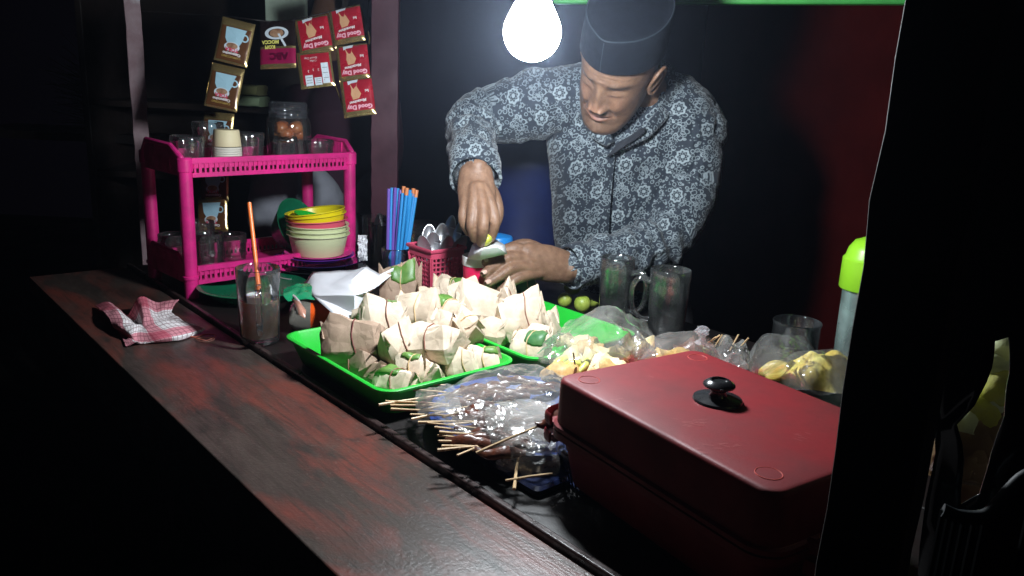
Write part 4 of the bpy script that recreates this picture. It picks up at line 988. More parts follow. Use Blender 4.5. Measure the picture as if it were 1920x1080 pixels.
# towel
def towel():
    t=NT('red_white_check_cloth'); uv=t.new('ShaderNodeUVMap'); sp=t.new('ShaderNodeSeparateXYZ'); t.l.new(uv.outputs[0],sp.inputs[0])
    def line(ax,per,wd): 
        f=t.m_('FRACT',t.m_('MULTIPLY',sp.outputs[ax],per)); return t.m_('LESS_THAN',f,wd)
    thin=t.m_('MAXIMUM',line(0,24,.16),line(1,15,.16)); st=t.m_('MAXIMUM',line(0,1.9,.33),line(1,1.6,.28)); both=t.m_('MULTIPLY',line(0,1.9,.33),line(1,1.6,.28))
    c=t.mix(t.m_('MULTIPLY',st,.72),(.80,.76,.77),(.55,.05,.11)); c=t.mix(t.m_('MULTIPLY',thin,.7),c,(.16,.03,.05)); c=t.mix(t.m_('MULTIPLY',both,.6),c,(.38,.01,.05))
    t.l.new(c,t.b.inputs['Base Color']); t.b.inputs['Roughness'].default_value=.9; t.bump(t.noise(400,2),.5)
    rows=[[(178,573,.008),(205,566,.030),(238,590,.010),(262,556,.055),(292,566,.030),(335,562,.045)],
          [(200,590,.034),(228,588,.040),(256,606,.008),(268,585,.050),(298,592,.022),(322,585,.020)],
          [(212,612,.020),(238,616,.030),(262,610,.030),(276,612,.032),(312,604,.036),(352,604,.026)],
          [(222,622,.004),(248,634,.014),(262,640,.006),(300,632,.020),(340,624,.020),(382,614,.012)],
          [(236,650,.003),(254,640,.016),(270,644,.003),(305,642,.004),(342,636,.004),(380,622,.003)]]
    rows=[[(a_,b_,c_*.6) for a_,b_,c_ in r_] for r_ in rows]; g=net(rows,90,70,.0035,2,40)
    for v in g.v: v.z+=.0030*math.sin(v.x*260+v.y*90)*max(0,noise.noise(v*9))
    o=single('checked_cloth',g,t.m,'crumpled red and white checked cloth on the front plank at left','cloth',P(280,610,0),world=True,angle=70)
    me=o.data; u=me.uv_layers.new(name='UVMap'); nu,nv=90,70
    for lp in me.loops:
        i=lp.vertex_index; u.data[lp.index].uv=((i%(nu+1))/nu,(i//(nu+1))/nv)
    md=o.modifiers.new('s','SOLIDIFY'); md.thickness=.0016
towel()
g=G(); c=P(381,632,.003); g.tube([c+Vector((.017*math.cos(a)+.003*math.sin(3*a),.013*math.sin(a),.002*math.sin(2*a))) for a in[2*math.pi*k/24 for k in range(24)]],.0008,6,closed=True,res=2)
single('rubber_band',g,mat('reddish_band',(.40,.10,.06),.5),'thin reddish rubber band lying at the right tip of the checked cloth','rubber band',c,world=True)
g=G(); c=P(384,636,.002); g.tube([c+Vector((.014*math.cos(a),.010*math.sin(a)+.002*math.cos(2*a),.001*math.sin(2*a))) for a in[2*math.pi*k/24 for k in range(24)]],.0007,6,closed=True,res=2)
single('rubber_band',g,M_band,'smaller brown rubber band inside the reddish one','rubber band',c,world=True)
# ------------------------------------------------------------ satay
def meat(g,c,d,L,r,seed):
    rs=[]; n=9; side=d.orthogonal().normalized(); up=d.cross(side)
    for i in range(n):
        u=i/(n-1); p=c+d*L*(u-.5)+side*(.45*r*math.sin(u*7+seed))+Vector((0,0,.5*r*math.cos(u*9+seed)))
        rr_=r*(math.sin(math.pi*min(1,max(0,.08+u*.84)))**.5)*(.8+.35*noise.noise(Vector((u*5,seed,0))))
        rs.append([p+(side*math.cos(a)*1.3+up*math.sin(a)*.7)*rr_*(1+.3*noise.noise(Vector((math.cos(a)*2,math.sin(a)*2,u*6+seed)))) for a in[2*math.pi*k/10 for k in range(10)]])
    g.rings(rs)
SK=[((773,722),(835,722)),((763,730.5),(850,737)),((710,759),(905,730)),((723,752),(850,759)),((732,760),(870,762)),((733,767),(860,774)),((769,777),(870,781)),((771,786),(930,752)),((784,792),(900,790)),((802,793),(915,806)),((815,801),(925,815)),((824,810),(935,820)),((821,816),(940,832)),((822,827),(930,830)),((820,844),(935,834)),((857,854),(940,822)),((893,849),(1014,797)),((964,917),(977,806)),((948,901),(1036,888)),((830,782),(945,748)),((790,770),(890,748)),((840,796),(930,790)),((828,836),(905,838))]
lbl={2:'longest skewer of the fan, reaching furthest left past the blue rim',16:'thick bright skewer lying across the bag towards the box handles',17:'skewer pointing at the viewer over the navy tray corner',18:'skewer lying crosswise at the front below the box',0:'uppermost skewer, resting at the green tray edge',1:'second skewer from the top, crossing the blue tray corner',14:'lowest long skewer of the left fan',15:'short skewer with dark node at the bottom of the fan'}
for k,(a,b) in enumerate(SK):
    za=.034 if k not in(17,18,16) else (.022 if k!=16 else .045); zb=.036 if k not in(16,17) else (.07 if k==16 else .04)
    za+=.0012*(k%4); p0=P(a[0],a[1],za); p1=P(b[0],b[1],zb); o=thing('satay_skewer',lbl.get(k,'thin bamboo skewer in the left fan poking out of the satay bag'),'skewer',p0,group='bamboo skewers in front of the red box')
    g=G(); mid=(p0+p1)/2+Vector((0,0,.0006)); g.tube([p0,mid,p1],[.0013+.0003*(k%3),.0014,.0012],7); 
    if k in(14,15,8): q=p0.lerp(p1,.35); g.tube([q-(p1-p0).normalized()*.001,q+(p1-p0).normalized()*.001],.0021,7)
    part('stick',g,M_bamboo,o,world=True)
    if k not in(17,18,0,1):
        g=G(); d=(p1-p0).normalized(); meat(g,p1+d*.016+Vector((0,0,.002)),d,.042,.0065,k*1.7); part('meat',g,M_meat,o,world=True)
# dark sauced pieces heaped under the bag
rnd=random.Random(21)
for k in range(26):
    px=rnd.uniform(868,1040); py=rnd.uniform(725,850) if px<960 else rnd.uniform(705,830)
    p=P(px,py,.028+rnd.uniform(0,.012)); a=rnd.uniform(-.6,.5); d=Vector((math.cos(a),math.sin(a),0)); g=G(); meat(g,p,d,.055,.0065,k*2.3+1)
    lab='dark sauced piece of meat among others under the clear satay bag' 
    single('meat_piece',g,M_meat,lab,'meat piece',p,world=True,group='meat pieces under the satay bag')
o=single('plastic_bag',net([[(840,728,.036),(890,700,.044),(960,684,.044),(1035,690,.044),(1085,716,.040)],[(812,765,.038),(860,745,.046),(940,732,.050),(1010,735,.050),(1062,748,.045)],[(838,798,.038),(880,790,.043),(940,790,.047),(1000,790,.047),(1045,790,.042)],[(870,820,.034),(905,830,.036),(950,838,.038),(1000,835,.038),(1040,838,.034)]],150,110,.0048,3,38),M_film,'large crumpled clear bag covering the satay skewers','plastic bag',P(930,770,.04),world=True,smooth=False)
single('plastic_bag',net([[(915,760,.052),(960,752,.058),(1000,750,.060),(1040,765,.055)],[(912,795,.050),(955,800,.056),(1000,795,.058),(1040,795,.05)],[(928,850,.034),(960,850,.042),(1000,850,.045),(1045,845,.04)],[(930,878,.016),(965,890,.022),(1005,893,.024),(1050,885,.024)]],90,80,.009,9,48),M_film2,'smaller glossy clear bag heaped in front of the satay bag next to the box','plastic bag',P(980,830,.04),world=True,smooth=False)
single('plastic_bag',net([[(780,735,.036),(815,725,.046),(850,722,.048)],[(778,757,.036),(815,750,.050),(862,752,.050)],[(785,780,.034),(820,778,.042),(868,775,.044)]],50,45,.005,19,55),M_film,'small crumpled clear bag wrapped round the upper skewers','plastic bag',P(820,755,.04),world=True,smooth=False)
# ------------------------------------------------------------ rose plate with vegetables, bags, crackers
def plates():
    c=T(-.640,.868,0)
    g=G(); g.lathe([(0,0),(.08,0),(.085,.003),(.118,.026),(.123,.030),(.120,.031),(.113,.027),(.082,.007),(0,.005)],56); single('round_plate',g,M_rose,'rose pink round plate of fritters under the tall clear bag','plate',(c.x,c.y,.001),angle=50)
    rnd=random.Random(8)
    mv=mat('pale_yellow_fritter',(.74,.64,.42),.45,c2=(.68,.54,.26),vs=60,bump=.7,bs=110); mgv=mat('yellow_green_chilli',(.50,.58,.10),.3,c2=(.7,.62,.2),vs=30); mo=mat('orange_brown_fritter',(.60,.40,.16),.5,c2=(.40,.22,.07),vs=60,bump=.8,bs=110)
    for k in range(15):
        px=rnd.uniform(1035,1215); py=rnd.uniform(640,700); py=min(py,716-abs(px-1110)*.25); p=P(px,py,.034+rnd.uniform(0,.016)); a=rnd.uniform(-1,1); d=Vector((math.cos(a),math.sin(a),rnd.uniform(-.15,.2)))
        g=G(); meat(g,p,d,.055,.013,k+40)
        single('fritter',g,[mv,mo,mv][k%3],['pale yellow fritter on the rose plate under the tall bag','browned orange fritter on the rose plate under the tall bag','pale yellow fritter on the rose plate under the tall bag'][k%3],'fritter',p,world=True,group='fritters on the rose plate')
    for k,(px,py,a) in enumerate(((1055,690,.5),(1078,697,-.3),(1100,694,.9),(1120,688,.2),(1150,682,-.5))):
        p=P(px,py,.036); g=G(); pts=[p+Vector((math.cos(a+u*.9)*.05*(u-.5),math.sin(a+u*.9)*.05*(u-.5),.012*math.sin(math.pi*u))) for u in[q/6 for q in range(7)]]
        g.tube(pts,[.0015,.0045,.0058,.006,.0052,.0035,.001],10,res=2); o=single('chilli',g,mgv,'yellow green chilli on the %s of the rose plate'%('left rim','front rim, second from left','front middle','front right, below the fritters','right side beside the box lid')[k],'chilli',p,world=True)
        if k==2: g=G(); g.tube([pts[0]-p,pts[0]-p+Vector((-.006,.004,.03))],.0012,6); part('stem',g,M_meat,o)
plates()
bagA=[[(1062,606,.040),(1096,590,.078),(1132,574,.100),(1172,585,.085),(1215,612,.050),(1232,640,.03)],
      [(1030,636,.048),(1080,620,.075),(1135,606,.090),(1180,612,.075),(1215,634,.055),(1240,655,.035)],
      [(1005,664,.044),(1055,650,.062),(1120,645,.070),(1180,648,.060),(1215,655,.050),(1245,668,.035)],
      [(985,672,.036),(1040,680,.046),(1100,680,.050),(1165,674,.048),(1210,672,.040),(1240,678,.03)],
      [(1000,684,.030),(1045,694,.036),(1100,698,.036),(1160,688,.036),(1205,684,.030),(1235,684,.03)]]
single('plastic_bag',net(bagA,150,110,.011,31,34),M_film2,'tall crumpled clear bag standing over the rose plate behind the box','plastic bag',P(1120,650,.05),world=True,smooth=False)
bagB=[[(1196,650,.040),(1236,630,.062),(1280,621,.072),(1315,622,.070),(1345,645,.040)],
      [(1192,664,.040),(1236,648,.058),(1280,640,.066),(1318,645,.060),(1350,662,.035)],
      [(1190,676,.036),(1236,668,.048),(1280,664,.050),(1320,672,.045),(1355,690,.028)],
      [(1200,686,.020),(1240,686,.03),(1290,690,.03),(1325,700,.028),(1360,706,.02)]]
single('plastic_bag',net(bagB,110,80,.006,41,30),M_film2,'smooth clear bag with brown food inside behind the lid corner','plastic bag',P(1270,655,.04),world=True,smooth=False)
c=P(1316,632,.06); g=G(); rs=[]
for i in range(15):
    u=i/14; r_=.010*(1-.55*math.sin(math.pi*min(1,u*1.5)))*(1.0 if u<.9 else .7); z=.026*u
    rs.append([c+Vector((r_*math.cos(a)*(1+.5*noise.noise(Vector((a*2,u*6,0)))),r_*math.sin(a)*(1+.5*noise.noise(Vector((a*2,u*6,4)))),z-.01)) for a in[2*math.pi*k/18 for k in range(18)]])
g.rings(rs); single('bag_knot',g,glassmat('twisted_film',(.9,.9,.9),.12,body=.35,bodyc=(.85,.85,.9),edge=.8),'shiny twisted plastic bag top standing behind the box lid','bag top',c,world=True,smooth=False)
for k,(px,py) in enumerate(((1268,668),(1300,652),(1244,672))):
    p=P(px,py,.034); g=G(); meat(g,p,Vector((1,.3*k-.3,0)).normalized(),.06,.013,k+77); single('fried_tofu',g,M_fried if k!=1 else M_meat,('golden fried tofu left in the smooth bag','dark brown fried piece at the tip of the smooth bag','golden fried tofu lying lowest in the smooth bag')[k],'fried food',p,world=True)
for k,(a,b) in enumerate((((1350,628),(1322,648)),((1354,628),(1340,650)),((1360,630),(1348,650)),((1385,627),(1368,658)),((1403,634),(1380,660)),((1342,632),(1318,650)))):
    p0=P(a[0],a[1],.055+.002*k); p1=P(b[0],b[1],.035); g=G(); g.tube([p0,p1],.0013,7); single('satay_skewer',g,M_bamboo,('short skewer tip, second from the left behind the box','skewer tip in the middle of the left trio behind the box','rightmost of the close trio of skewer tips behind the box','taller lone skewer tip between trio and glass jar','skewer tip nearest the glass jar','leftmost skewer tip beside the twisted bag top')[k],'skewer',p0,world=True,group='skewer tips behind the red box')
single('plastic_bag',net([[(1335,648,.036),(1360,640,.052),(1385,640,.052),(1402,655,.036)],[(1335,668,.034),(1362,662,.048),(1390,664,.048),(1410,678,.03)],[(1342,690,.026),(1368,692,.034),(1395,694,.034),(1415,700,.02)]],60,45,.009,55,55),M_film2,'sparkling crumpled bag around the short skewer tips behind the box','plastic bag',P(1375,670,.04),world=True,smooth=False)
bagC=[[(1408,662,.036),(1432,628,.072),(1470,630,.078),(1510,632,.070),(1535,665,.036)],
      [(1402,682,.034),(1425,655,.066),(1470,650,.072),(1512,655,.062),(1548,685,.03)],
      [(1405,702,.028),(1432,690,.052),(1475,690,.055),(1515,692,.045),(1560,700,.02)],
      [(1415,716,.012),(1440,716,.02),(1480,722,.02),(1520,722,.02),(1560,716,.01)]]
single('plastic_bag',net(bagC,120,90,.0065,61,36),M_film,'clear bag of folded omelette in front of the open glass jar','plastic bag',P(1480,680,.04),world=True,smooth=False)
for k,(rows,lab) in enumerate((([[(1440,700,.030),(1490,676,.060),(1540,664,.070),(1600,672,.060),(1640,690,.04)],[(1436,714,.026),(1490,702,.050),(1540,694,.058),(1600,700,.050),(1640,712,.03)],[(1450,722,.012),(1500,728,.03),(1550,734,.03),(1600,742,.03),(1640,750,.02)]],'yellow folded omelette sheet heaped between jar and black post'),
    ([[(1425,694,.030),(1455,680,.044),(1490,684,.050),(1525,690,.04)],[(1420,706,.028),(1455,704,.036),(1492,706,.040),(1530,710,.034)],[(1430,716,.012),(1460,722,.02),(1495,726,.02),(1530,730,.02)]],'smaller yellow omelette fold at the left end of the heap'))):
    g=net(rows,80,50,.012,70+k*9,30); single('omelette',g,M_egg,lab,'omelette',P(1500,700,.03),world=True,solid=.003,angle=60)
single('plastic_bag',net([[(1430,688,.040),(1490,664,.070),(1540,655,.080),(1600,664,.070),(1650,685,.05)],[(1430,704,.036),(1490,692,.060),(1540,684,.068),(1600,690,.060),(1650,704,.04)],[(1440,726,.015),(1500,732,.034),(1550,738,.034),(1610,746,.034),(1650,755,.02)]],90,50,.008,91,34),M_film,'thin clear bag stretched over the yellow omelette heap','plastic bag',P(1540,690,.05),world=True,smooth=False)
# foil like film round pitcher foot
# ------------------------------------------------------------ red box
LU=Vector((.555,-.832,0)).normalized(); LV=Vector((.832,.555,0)).normalized()
def box():
    lz=.134; c=P(1045,705,lz)+LU*.136+LV*.098; c.z=0; rz=math.atan2(LU.y,LU.x)
    W,Hh=.276,.200
    o=thing('serving_box','large dark red lidded food box with black knob in the foreground','box',(c.x,c.y,.018),rz)
    Z=lambda z:z-.018
    lid=bpy.data.objects
    g=G(); sp=[(W+.012,Hh+.012,.026,Z(.082)),(W+.012,Hh+.012,.026,Z(.086)),(W+.006,Hh+.006,.024,Z(.088))]
    sp+=[(W,Hh,.016,Z(lz-.006)),(W-.0008,Hh-.0008,.016,Z(lz-.0035)),(W-.003,Hh-.003,.015,Z(lz-.0014)),(W-.0065,Hh-.0065,.014,Z(lz-.0004)),(W-.012,Hh-.012,.012,Z(lz)),(W-.05,Hh-.05,.012,Z(lz+.0004)),(W-.12,Hh-.12,.006,Z(lz+.0008))]
    g.rings(rings_rr(sp,8)); ld=part('lid',g,M_lid,o,angle=50)
    g=G(); sp=[(W-.03,Hh-.03,.022,Z(.019)),(W-.022,Hh-.022,.024,Z(.024)),(W-.006,Hh-.006,.024,Z(.072)),(W+.012,Hh+.012,.026,Z(.073)),(W+.012,Hh+.012,.026,Z(.080)),(W-.02,Hh-.02,.02,Z(.080))]
    g.rings(rings_rr(sp,8)); part('container',g,M_lid,o,angle=50)
    for z in(.084,.064):
        g=G(); y=-Hh/2+.030; x=-W/2-.004
        pts=[(x,y-.028,Z(z)),(x-.014,y-.024,Z(z)),(x-.020,y,Z(z)),(x-.014,y+.024,Z(z)),(x,y+.028,Z(z))]
        g.tube(pts,[(.0065,.0018)]*5,8,res=5,up=(0,0,1)); 
        g.box((x-.004,y,Z(z)-.004),(.014,.05,.002)); part('handle',g,M_lid,o)
        g=G(); pts=[(-q[0],q[1]+.04,q[2]) for q in pts]; g.tube(pts,[(.0065,.0018)]*5,8,res=5,up=(0,0,1)); part('handle',g,M_lid,o)
    for sx,sy in((-1,-1),(1,-1),(-1,1),(1,1)):
        g=G(); cx,cy=sx*(W/2-.026),sy*(Hh/2-.024); g.tube([(cx+.0105*math.cos(a),cy+.0105*math.sin(a),Z(lz)+.0002) for a in[2*math.pi*k/36 for k in range(36)]],.00055,6,closed=True); part('ring_mark',g,M_lid2,ld if False else o)
    kp=P(1345,752,lz); kl=minv(o)@kp; 
    k=G(); k.lathe([(0,0),(.0225,0),(.0235,.0012),(.0228,.0028),(.014,.0045),(.0085,.0055),(.0072,.008),(.0072,.0105),(.010,.0128),(.0148,.0150),(.0152,.0165),(.0145,.0178),(.0100,.0208),(.0086,.0214),(.0078,.0214),(.0074,.0196),(.0,.0192)],48)
    part('knob',k,M_black,o,M=Matrix.Translation((kl.x,kl.y,Z(lz)+.0004)),angle=30)
    g=G(); rnd=random.Random(2)
    # scuffs scratched into the lid
    for (x0,y0,x1,y1,n) in((1205,700,1225,708,3),(1265,785,1320,800,14),(1300,830,1390,850,8),(1495,810,1515,825,6),(1150,745,1180,755,4)):
        for q in range(n):
            a=P(rnd.uniform(x0,x1),rnd.uniform(y0,y1),lz+.0009); an=rnd.uniform(-.8,.3); ln=rnd.uniform(.002,.010); d=Vector((math.cos(an),math.sin(an),0))*ln; s=Vector((-d.y,d.x,0)).normalized()*.00018
            g.add([a-d/2-s,a+d/2-s,a+d/2+s,a-d/2+s],[(0,1,2,3)])
    part('scratch',g,mat('pale_scratch',(.42,.13,.12),.5),o,world=True,smooth=False,kind='stuff')
box()
# blue colander basket under the box
def colander():
    c=P(1135,905,.0); o=thing('round_basket','dark blue slotted plastic basket under the red box','basket',(c.x,c.y,.001))
    g=G(); r=.052; c0=Vector((0,0,0))
    g.tube([Vector((r*math.cos(a),r*math.sin(a),.040)) for a in[2*math.pi*k/48 for k in range(48)]],[(.0032,.0042)]*48,8,closed=True,up=(0,0,1)); part('rim',g,M_navy,o)
    g=G()
    for k in range(40):
        a=2*math.pi*k/40; d=Vector((math.cos(a),math.sin(a),0)); g.tube([d*(r*.80)+Vector((0,0,.002)),d*(r*.98)+Vector((0,0,.040))],.0012,6)
    g.lathe([(0,0),(r*.82,0),(r*.82,.004),(0,.004)],32); g.lathe([(r*.87,.018),(r*.885,.018),(r*.895,.021),(r*.88,.021)],40,cap=False); part('slotted_body',g,M_navy,o,angle=30)
    for k in range(7):
        a=k*.9; g=G(); meat(g,Vector((.024*math.cos(a),.024*math.sin(a),.022)),Vector((math.sin(a),math.cos(a),.2)),.035,.009,k+90); p=Vector((c.x,c.y,.001)); single('prawn_cracker',g,mat('pale_cracker',(.55,.50,.42),.6,bump=.8,bs=90),'pale crumpled snack inside the dark blue basket under the box','snack',p,group='snacks in the blue basket')
colander()
# ------------------------------------------------------------ right foreground
def rightside():
    # black plastic sheet with a torn opening, right of the post
    hole=[(1862,640),(1890,632),(1895,700),(1882,780),(1852,850),(1846,872),(1835,925),(1800,945),(1797,830),(1791,795),(1825,760),(1850,715),(1856,690)]
    outer=[(1745,-60),(2060,-60),(2060,500),(2060,880),(2060,1160),(1900,1160),(1720,1160),(1730,985),(1745,800),(1745,500)]
    d=.37
    hv=[D(x,y,d) for x,y in hole]; ov=[D(x,y,d+.01*math.sin(i)) for i,(x,y) in enumerate(outer)]
    b=bmesh.new(); H_=[b.verts.new(v) for v in hv]; O_=[b.verts.new(v) for v in ov]
    es=[b.edges.new((H_[i],H_[(i+1)%len(H_)])) for i in range(len(H_))]+[b.edges.new((O_[i],O_[(i+1)%len(O_)])) for i in range(len(O_))]
    bmesh.ops.triangle_fill(b,use_beauty=True,use_dissolve=False,edges=es)
    bmesh.ops.subdivide_edges(b,edges=b.edges,cuts=3,use_grid_fill=True)
    for v in b.verts: v.co+=cf*(.010*noise.noise(v.co*14)+.004*noise.noise(v.co*40))
    g=G(); b.verts.ensure_lookup_table(); g.add([v.co.copy() for v in b.verts],[[v.index for v in f.verts] for f in b.faces]); b.free()
    single('black_plastic_sheet',g,mat('black_plastic_film',(.006,.006,.007),.22,coat=.3),'black plastic sheet hanging right of the post with a torn opening','plastic sheet',hv[0],world=True,solid=.0007,angle=60)
    # bottle-like yellow crackers bag seen through it
    c=D(1850,800,.60); o=thing('snack_bag','clear bag of yellow and cream crackers glimpsed through the torn black sheet','snack bag',c)
    rnd=random.Random(12); my=mat('yellow_cracker',(.80,.76,.08),.5,bump=.7,bs=80,c2=(.55,.48,.14),vs=40); mc=mat('cream_cracker',(.80,.80,.52),.5,bump=.7,bs=80); mb=mat('brown_cracker',(.22,.12,.06),.6,bump=.7,bs=80)
    for k,(px,py,m,r_) in enumerate(((1880,655,mc,.016),(1876,690,mc,.019),(1866,725,my,.021),(1848,752,mc,.019),(1832,775,my,.020),(1812,792,mc,.019),(1850,790,mb,.022),(1822,815,mb,.022),(1812,850,mb,.020),(1806,880,mc,.014),(1832,870,mb,.022),(1815,915,mb,.02))):
        p=D(px,py,.585); g=G(); rs=[(0,-r_)]+[(r_*1.1*math.sin(a),-r_*math.cos(a)) for a in[math.pi*q/10 for q in range(1,10)]]+[(0,r_)]
        g.lathe(rs,20,rfun=lambda a,z:1+.25*noise.noise(Vector((math.cos(a)*2+k,math.sin(a)*2,z*60)))); g.xf(Matrix.Translation(p)); part('cracker',g,m,o,world=True)
    g=G(); cc=[D(1885,600,.58),D(1872,700,.58),D(1840,790,.58),D(1822,900,.58)]; g.tube(cc,[.012,.028,.036,.034],24,res=6)
    for i,v in enumerate(g.v): g.v[i]=v+Vector(noise.noise_vector(v*55))*.004
    part('clear_wrapper',g,glassmat('bag_film_green',(.93,.97,.93),.12,edge=.4),o,world=True,smooth=False)
    pts=[D(1768,956,.352),D(1800,968,.350),D(1850,966,.347),D(1890,925,.345),D(1925,893,.343),D(1985,870,.343),D(2040,860,.35)]
    o=thing('foreground_basket','dark grey basket rim in the lower right corner under the torn sheet','basket',pts[2])
    g=G(); g.tube(pts,[(.0032,.0024)]*7,10,res=6); part('rim',g,mat('dark_grey_basket',(.014,.019,.022),.6,spec=.2),o,world=True)
    g=G()
    for k in range(16):
        u=k/15*5.9; i=int(u); p=pts[i].lerp(pts[i+1],u-i); g.tube([p,p+Vector((-.004,-.006,-.045))],.0012,6)
    g.tube([p_+Vector((-.004,-.006,-.045)) for p_ in pts],.0018,8,res=3); part('slotted_side',g,mat('dark_grey_basket_side',(.005,.007,.008),.7,spec=.1),o,world=True)
rightside()
#@@PART4
# ------------------------------------------------------------ the man
def batik():
    t=NT('batik_shirt_cloth'); uvn=t.new('ShaderNodeUVMap'); 
    nz=t.new('ShaderNodeTexNoise'); nz.inputs['Scale'].default_value=18; t.l.new(uvn.outputs[0],nz.inputs['Vector'])
    w_=t.v_('SCALE',t.v_('SUBTRACT',nz.outputs['Color'],(.5,.5,.5))); w_.node.inputs['Scale'].default_value=.010
    uv=t.v_('ADD',uvn.outputs[0],w_)
    per=.092
    def cell(off,sc=per):
        p=t.v_('ADD',t.v_('SCALE',uv),(off[0],off[1],0)); p.node.inputs[0].links[0].from_node.inputs['Scale'].default_value=1/sc
        f=t.v_('SUBTRACT',t.v_('FRACTION',p),(.5,.5,.5)); sp=t.new('ShaderNodeSeparateXYZ'); t.l.new(f,sp.inputs[0])
        x,y=sp.outputs[0],sp.outputs[1]
        d=t.m_('SQRT',t.m_('ADD',t.m_('MULTIPLY',x,x),t.m_('MULTIPLY',y,y))); a=t.m_('ARCTAN2',y,x); return d,a
    def smooth(x,e0,e1): return t.ramp(x,e0,e1)
    def ring(d,a,r,wd,k,amp):
        q=t.m_('ABSOLUTE',t.m_('SUBTRACT',t.m_('SUBTRACT',d,r),t.m_('MULTIPLY',t.m_('COSINE',t.m_('MULTIPLY',a,k)),amp)))
        return smooth(q,wd,wd*.45)
    d1,a1=cell((0,0)); d2,a2=cell((.5,.5))
    m=None
    def mx(a,b): return b if a is None else t.m_('MAXIMUM',a,b)
    for d,a in((d1,a1),(d2,a2)):
        m=mx(m,ring(d,a,.120,.030,8,.012)); m=mx(m,smooth(d,.045,.032))
        m=mx(m,t.m_('MULTIPLY',ring(d,a,.078,.011,8,-.014),.7))
    clear=t.m_('MINIMUM',d1,d2)
    # four petal crosses between the rosettes
    d3,a3=cell((.5,0)); d4,a4=cell((0,.5)); fl=None
    for d,a in((d3,a3),(d4,a4)):
        pet=t.m_('ABSOLUTE',t.m_('COSINE',t.m_('MULTIPLY',a,2))); 
        e=t.m_('SUBTRACT',t.m_('ADD',t.m_('MULTIPLY',pet,.15),.02),d)
        fl=mx(fl,t.m_('MULTIPLY',smooth(t.m_('ABSOLUTE',e),.020,.009),.85))
        fl=mx(fl,t.m_('MULTIPLY',smooth(t.m_('ABSOLUTE',t.m_('SUBTRACT',t.m_('ADD',t.m_('MULTIPLY',t.m_('ABSOLUTE',t.m_('SINE',t.m_('MULTIPLY',a,2))),.08),.05),d)),.014,.006),.7))
    # curling filigree
    vo=t.new('ShaderNodeTexVoronoi',feature='F1'); vo.inputs['Scale'].default_value=105; t.l.new(uv,vo.inputs['Vector'])
    c1=smooth(t.m_('ABSOLUTE',t.m_('SUBTRACT',vo.outputs['Distance'],.38)),.10,.04)
    vo2=t.new('ShaderNodeTexVoronoi',feature='F1'); vo2.inputs['Scale'].default_value=170; t.l.new(uv,vo2.inputs['Vector'])
    c2=smooth(vo2.outputs['Distance'],.32,.22)
    fil=t.m_('MAXIMUM',t.m_('MULTIPLY',c1,.75),t.m_('MULTIPLY',c2,.55))
    fil=t.m_('MULTIPLY',fil,smooth(clear,.155,.17))
    m=t.m_('MAXIMUM',m,t.m_('MAXIMUM',fl,fil))
    wear=t.ramp(t.noise(260,3,.6),.2,.75); m=t.m_('MULTIPLY',m,t.m_('ADD',t.m_('MULTIPLY',wear,.45),.55))
    col=t.mix(m,(.015,.023,.036),(.32,.38,.41)); t.l.new(col,t.b.inputs['Base Color']); t.b.inputs['Roughness'].default_value=.8
    t.b.inputs['Sheen Weight'].default_value=.15; t.bump(t.noise(600,2),.25,.0006); return t.m
def skinmat():
    t=NT('brown_skin'); a=t.new('ShaderNodeVertexColor'); a.layer_name='Col'
    n=t.noise(90,4,.6); mix=t.new('ShaderNodeMix',data_type='RGBA',blend_type='MULTIPLY'); mix.inputs[0].default_value=1
    t.l.new(a.outputs[0],mix.inputs[6]); t.l.new(t.mix(t.ramp(n,.3,.7),(1.10,1.08,1.05),(.70,.64,.62)),mix.inputs[7])
    t.l.new(mix.outputs[2],t.b.inputs['Base Color']); t.b.inputs['Roughness'].default_value=.44; t.b.inputs['Specular IOR Level'].default_value=.38; t.b.inputs['Subsurface Weight'].default_value=.10
    t.b.inputs['Subsurface Radius'].default_value=(1,.35,.2); t.b.inputs['Subsurface Scale'].default_value=.006
    t.bump(t.m_('ADD',t.noise(420,4,.6),t.m_('MULTIPLY',t.noise(120,5,.7),1.2)),.55,.0012); return t.m
def camv(x,y,z): return cR*x+cU*y-cf*z
HC=D(1160,130,1.48); HS=.93
HU=camv(.02,.52,.85).normalized(); HFw=camv(-.50,-.73,.46); HFw=(HFw-HU*HFw.dot(HU)).normalized(); HL=HU.cross(HFw)*-1
HL=HFw.cross(HU)*-1  # his left = U x F
HL=HU.cross(HFw)
def H(x,y,z): return HC+(HL*x+HFw*y+HU*z)*HS
SKIN=(.215,.125,.080)
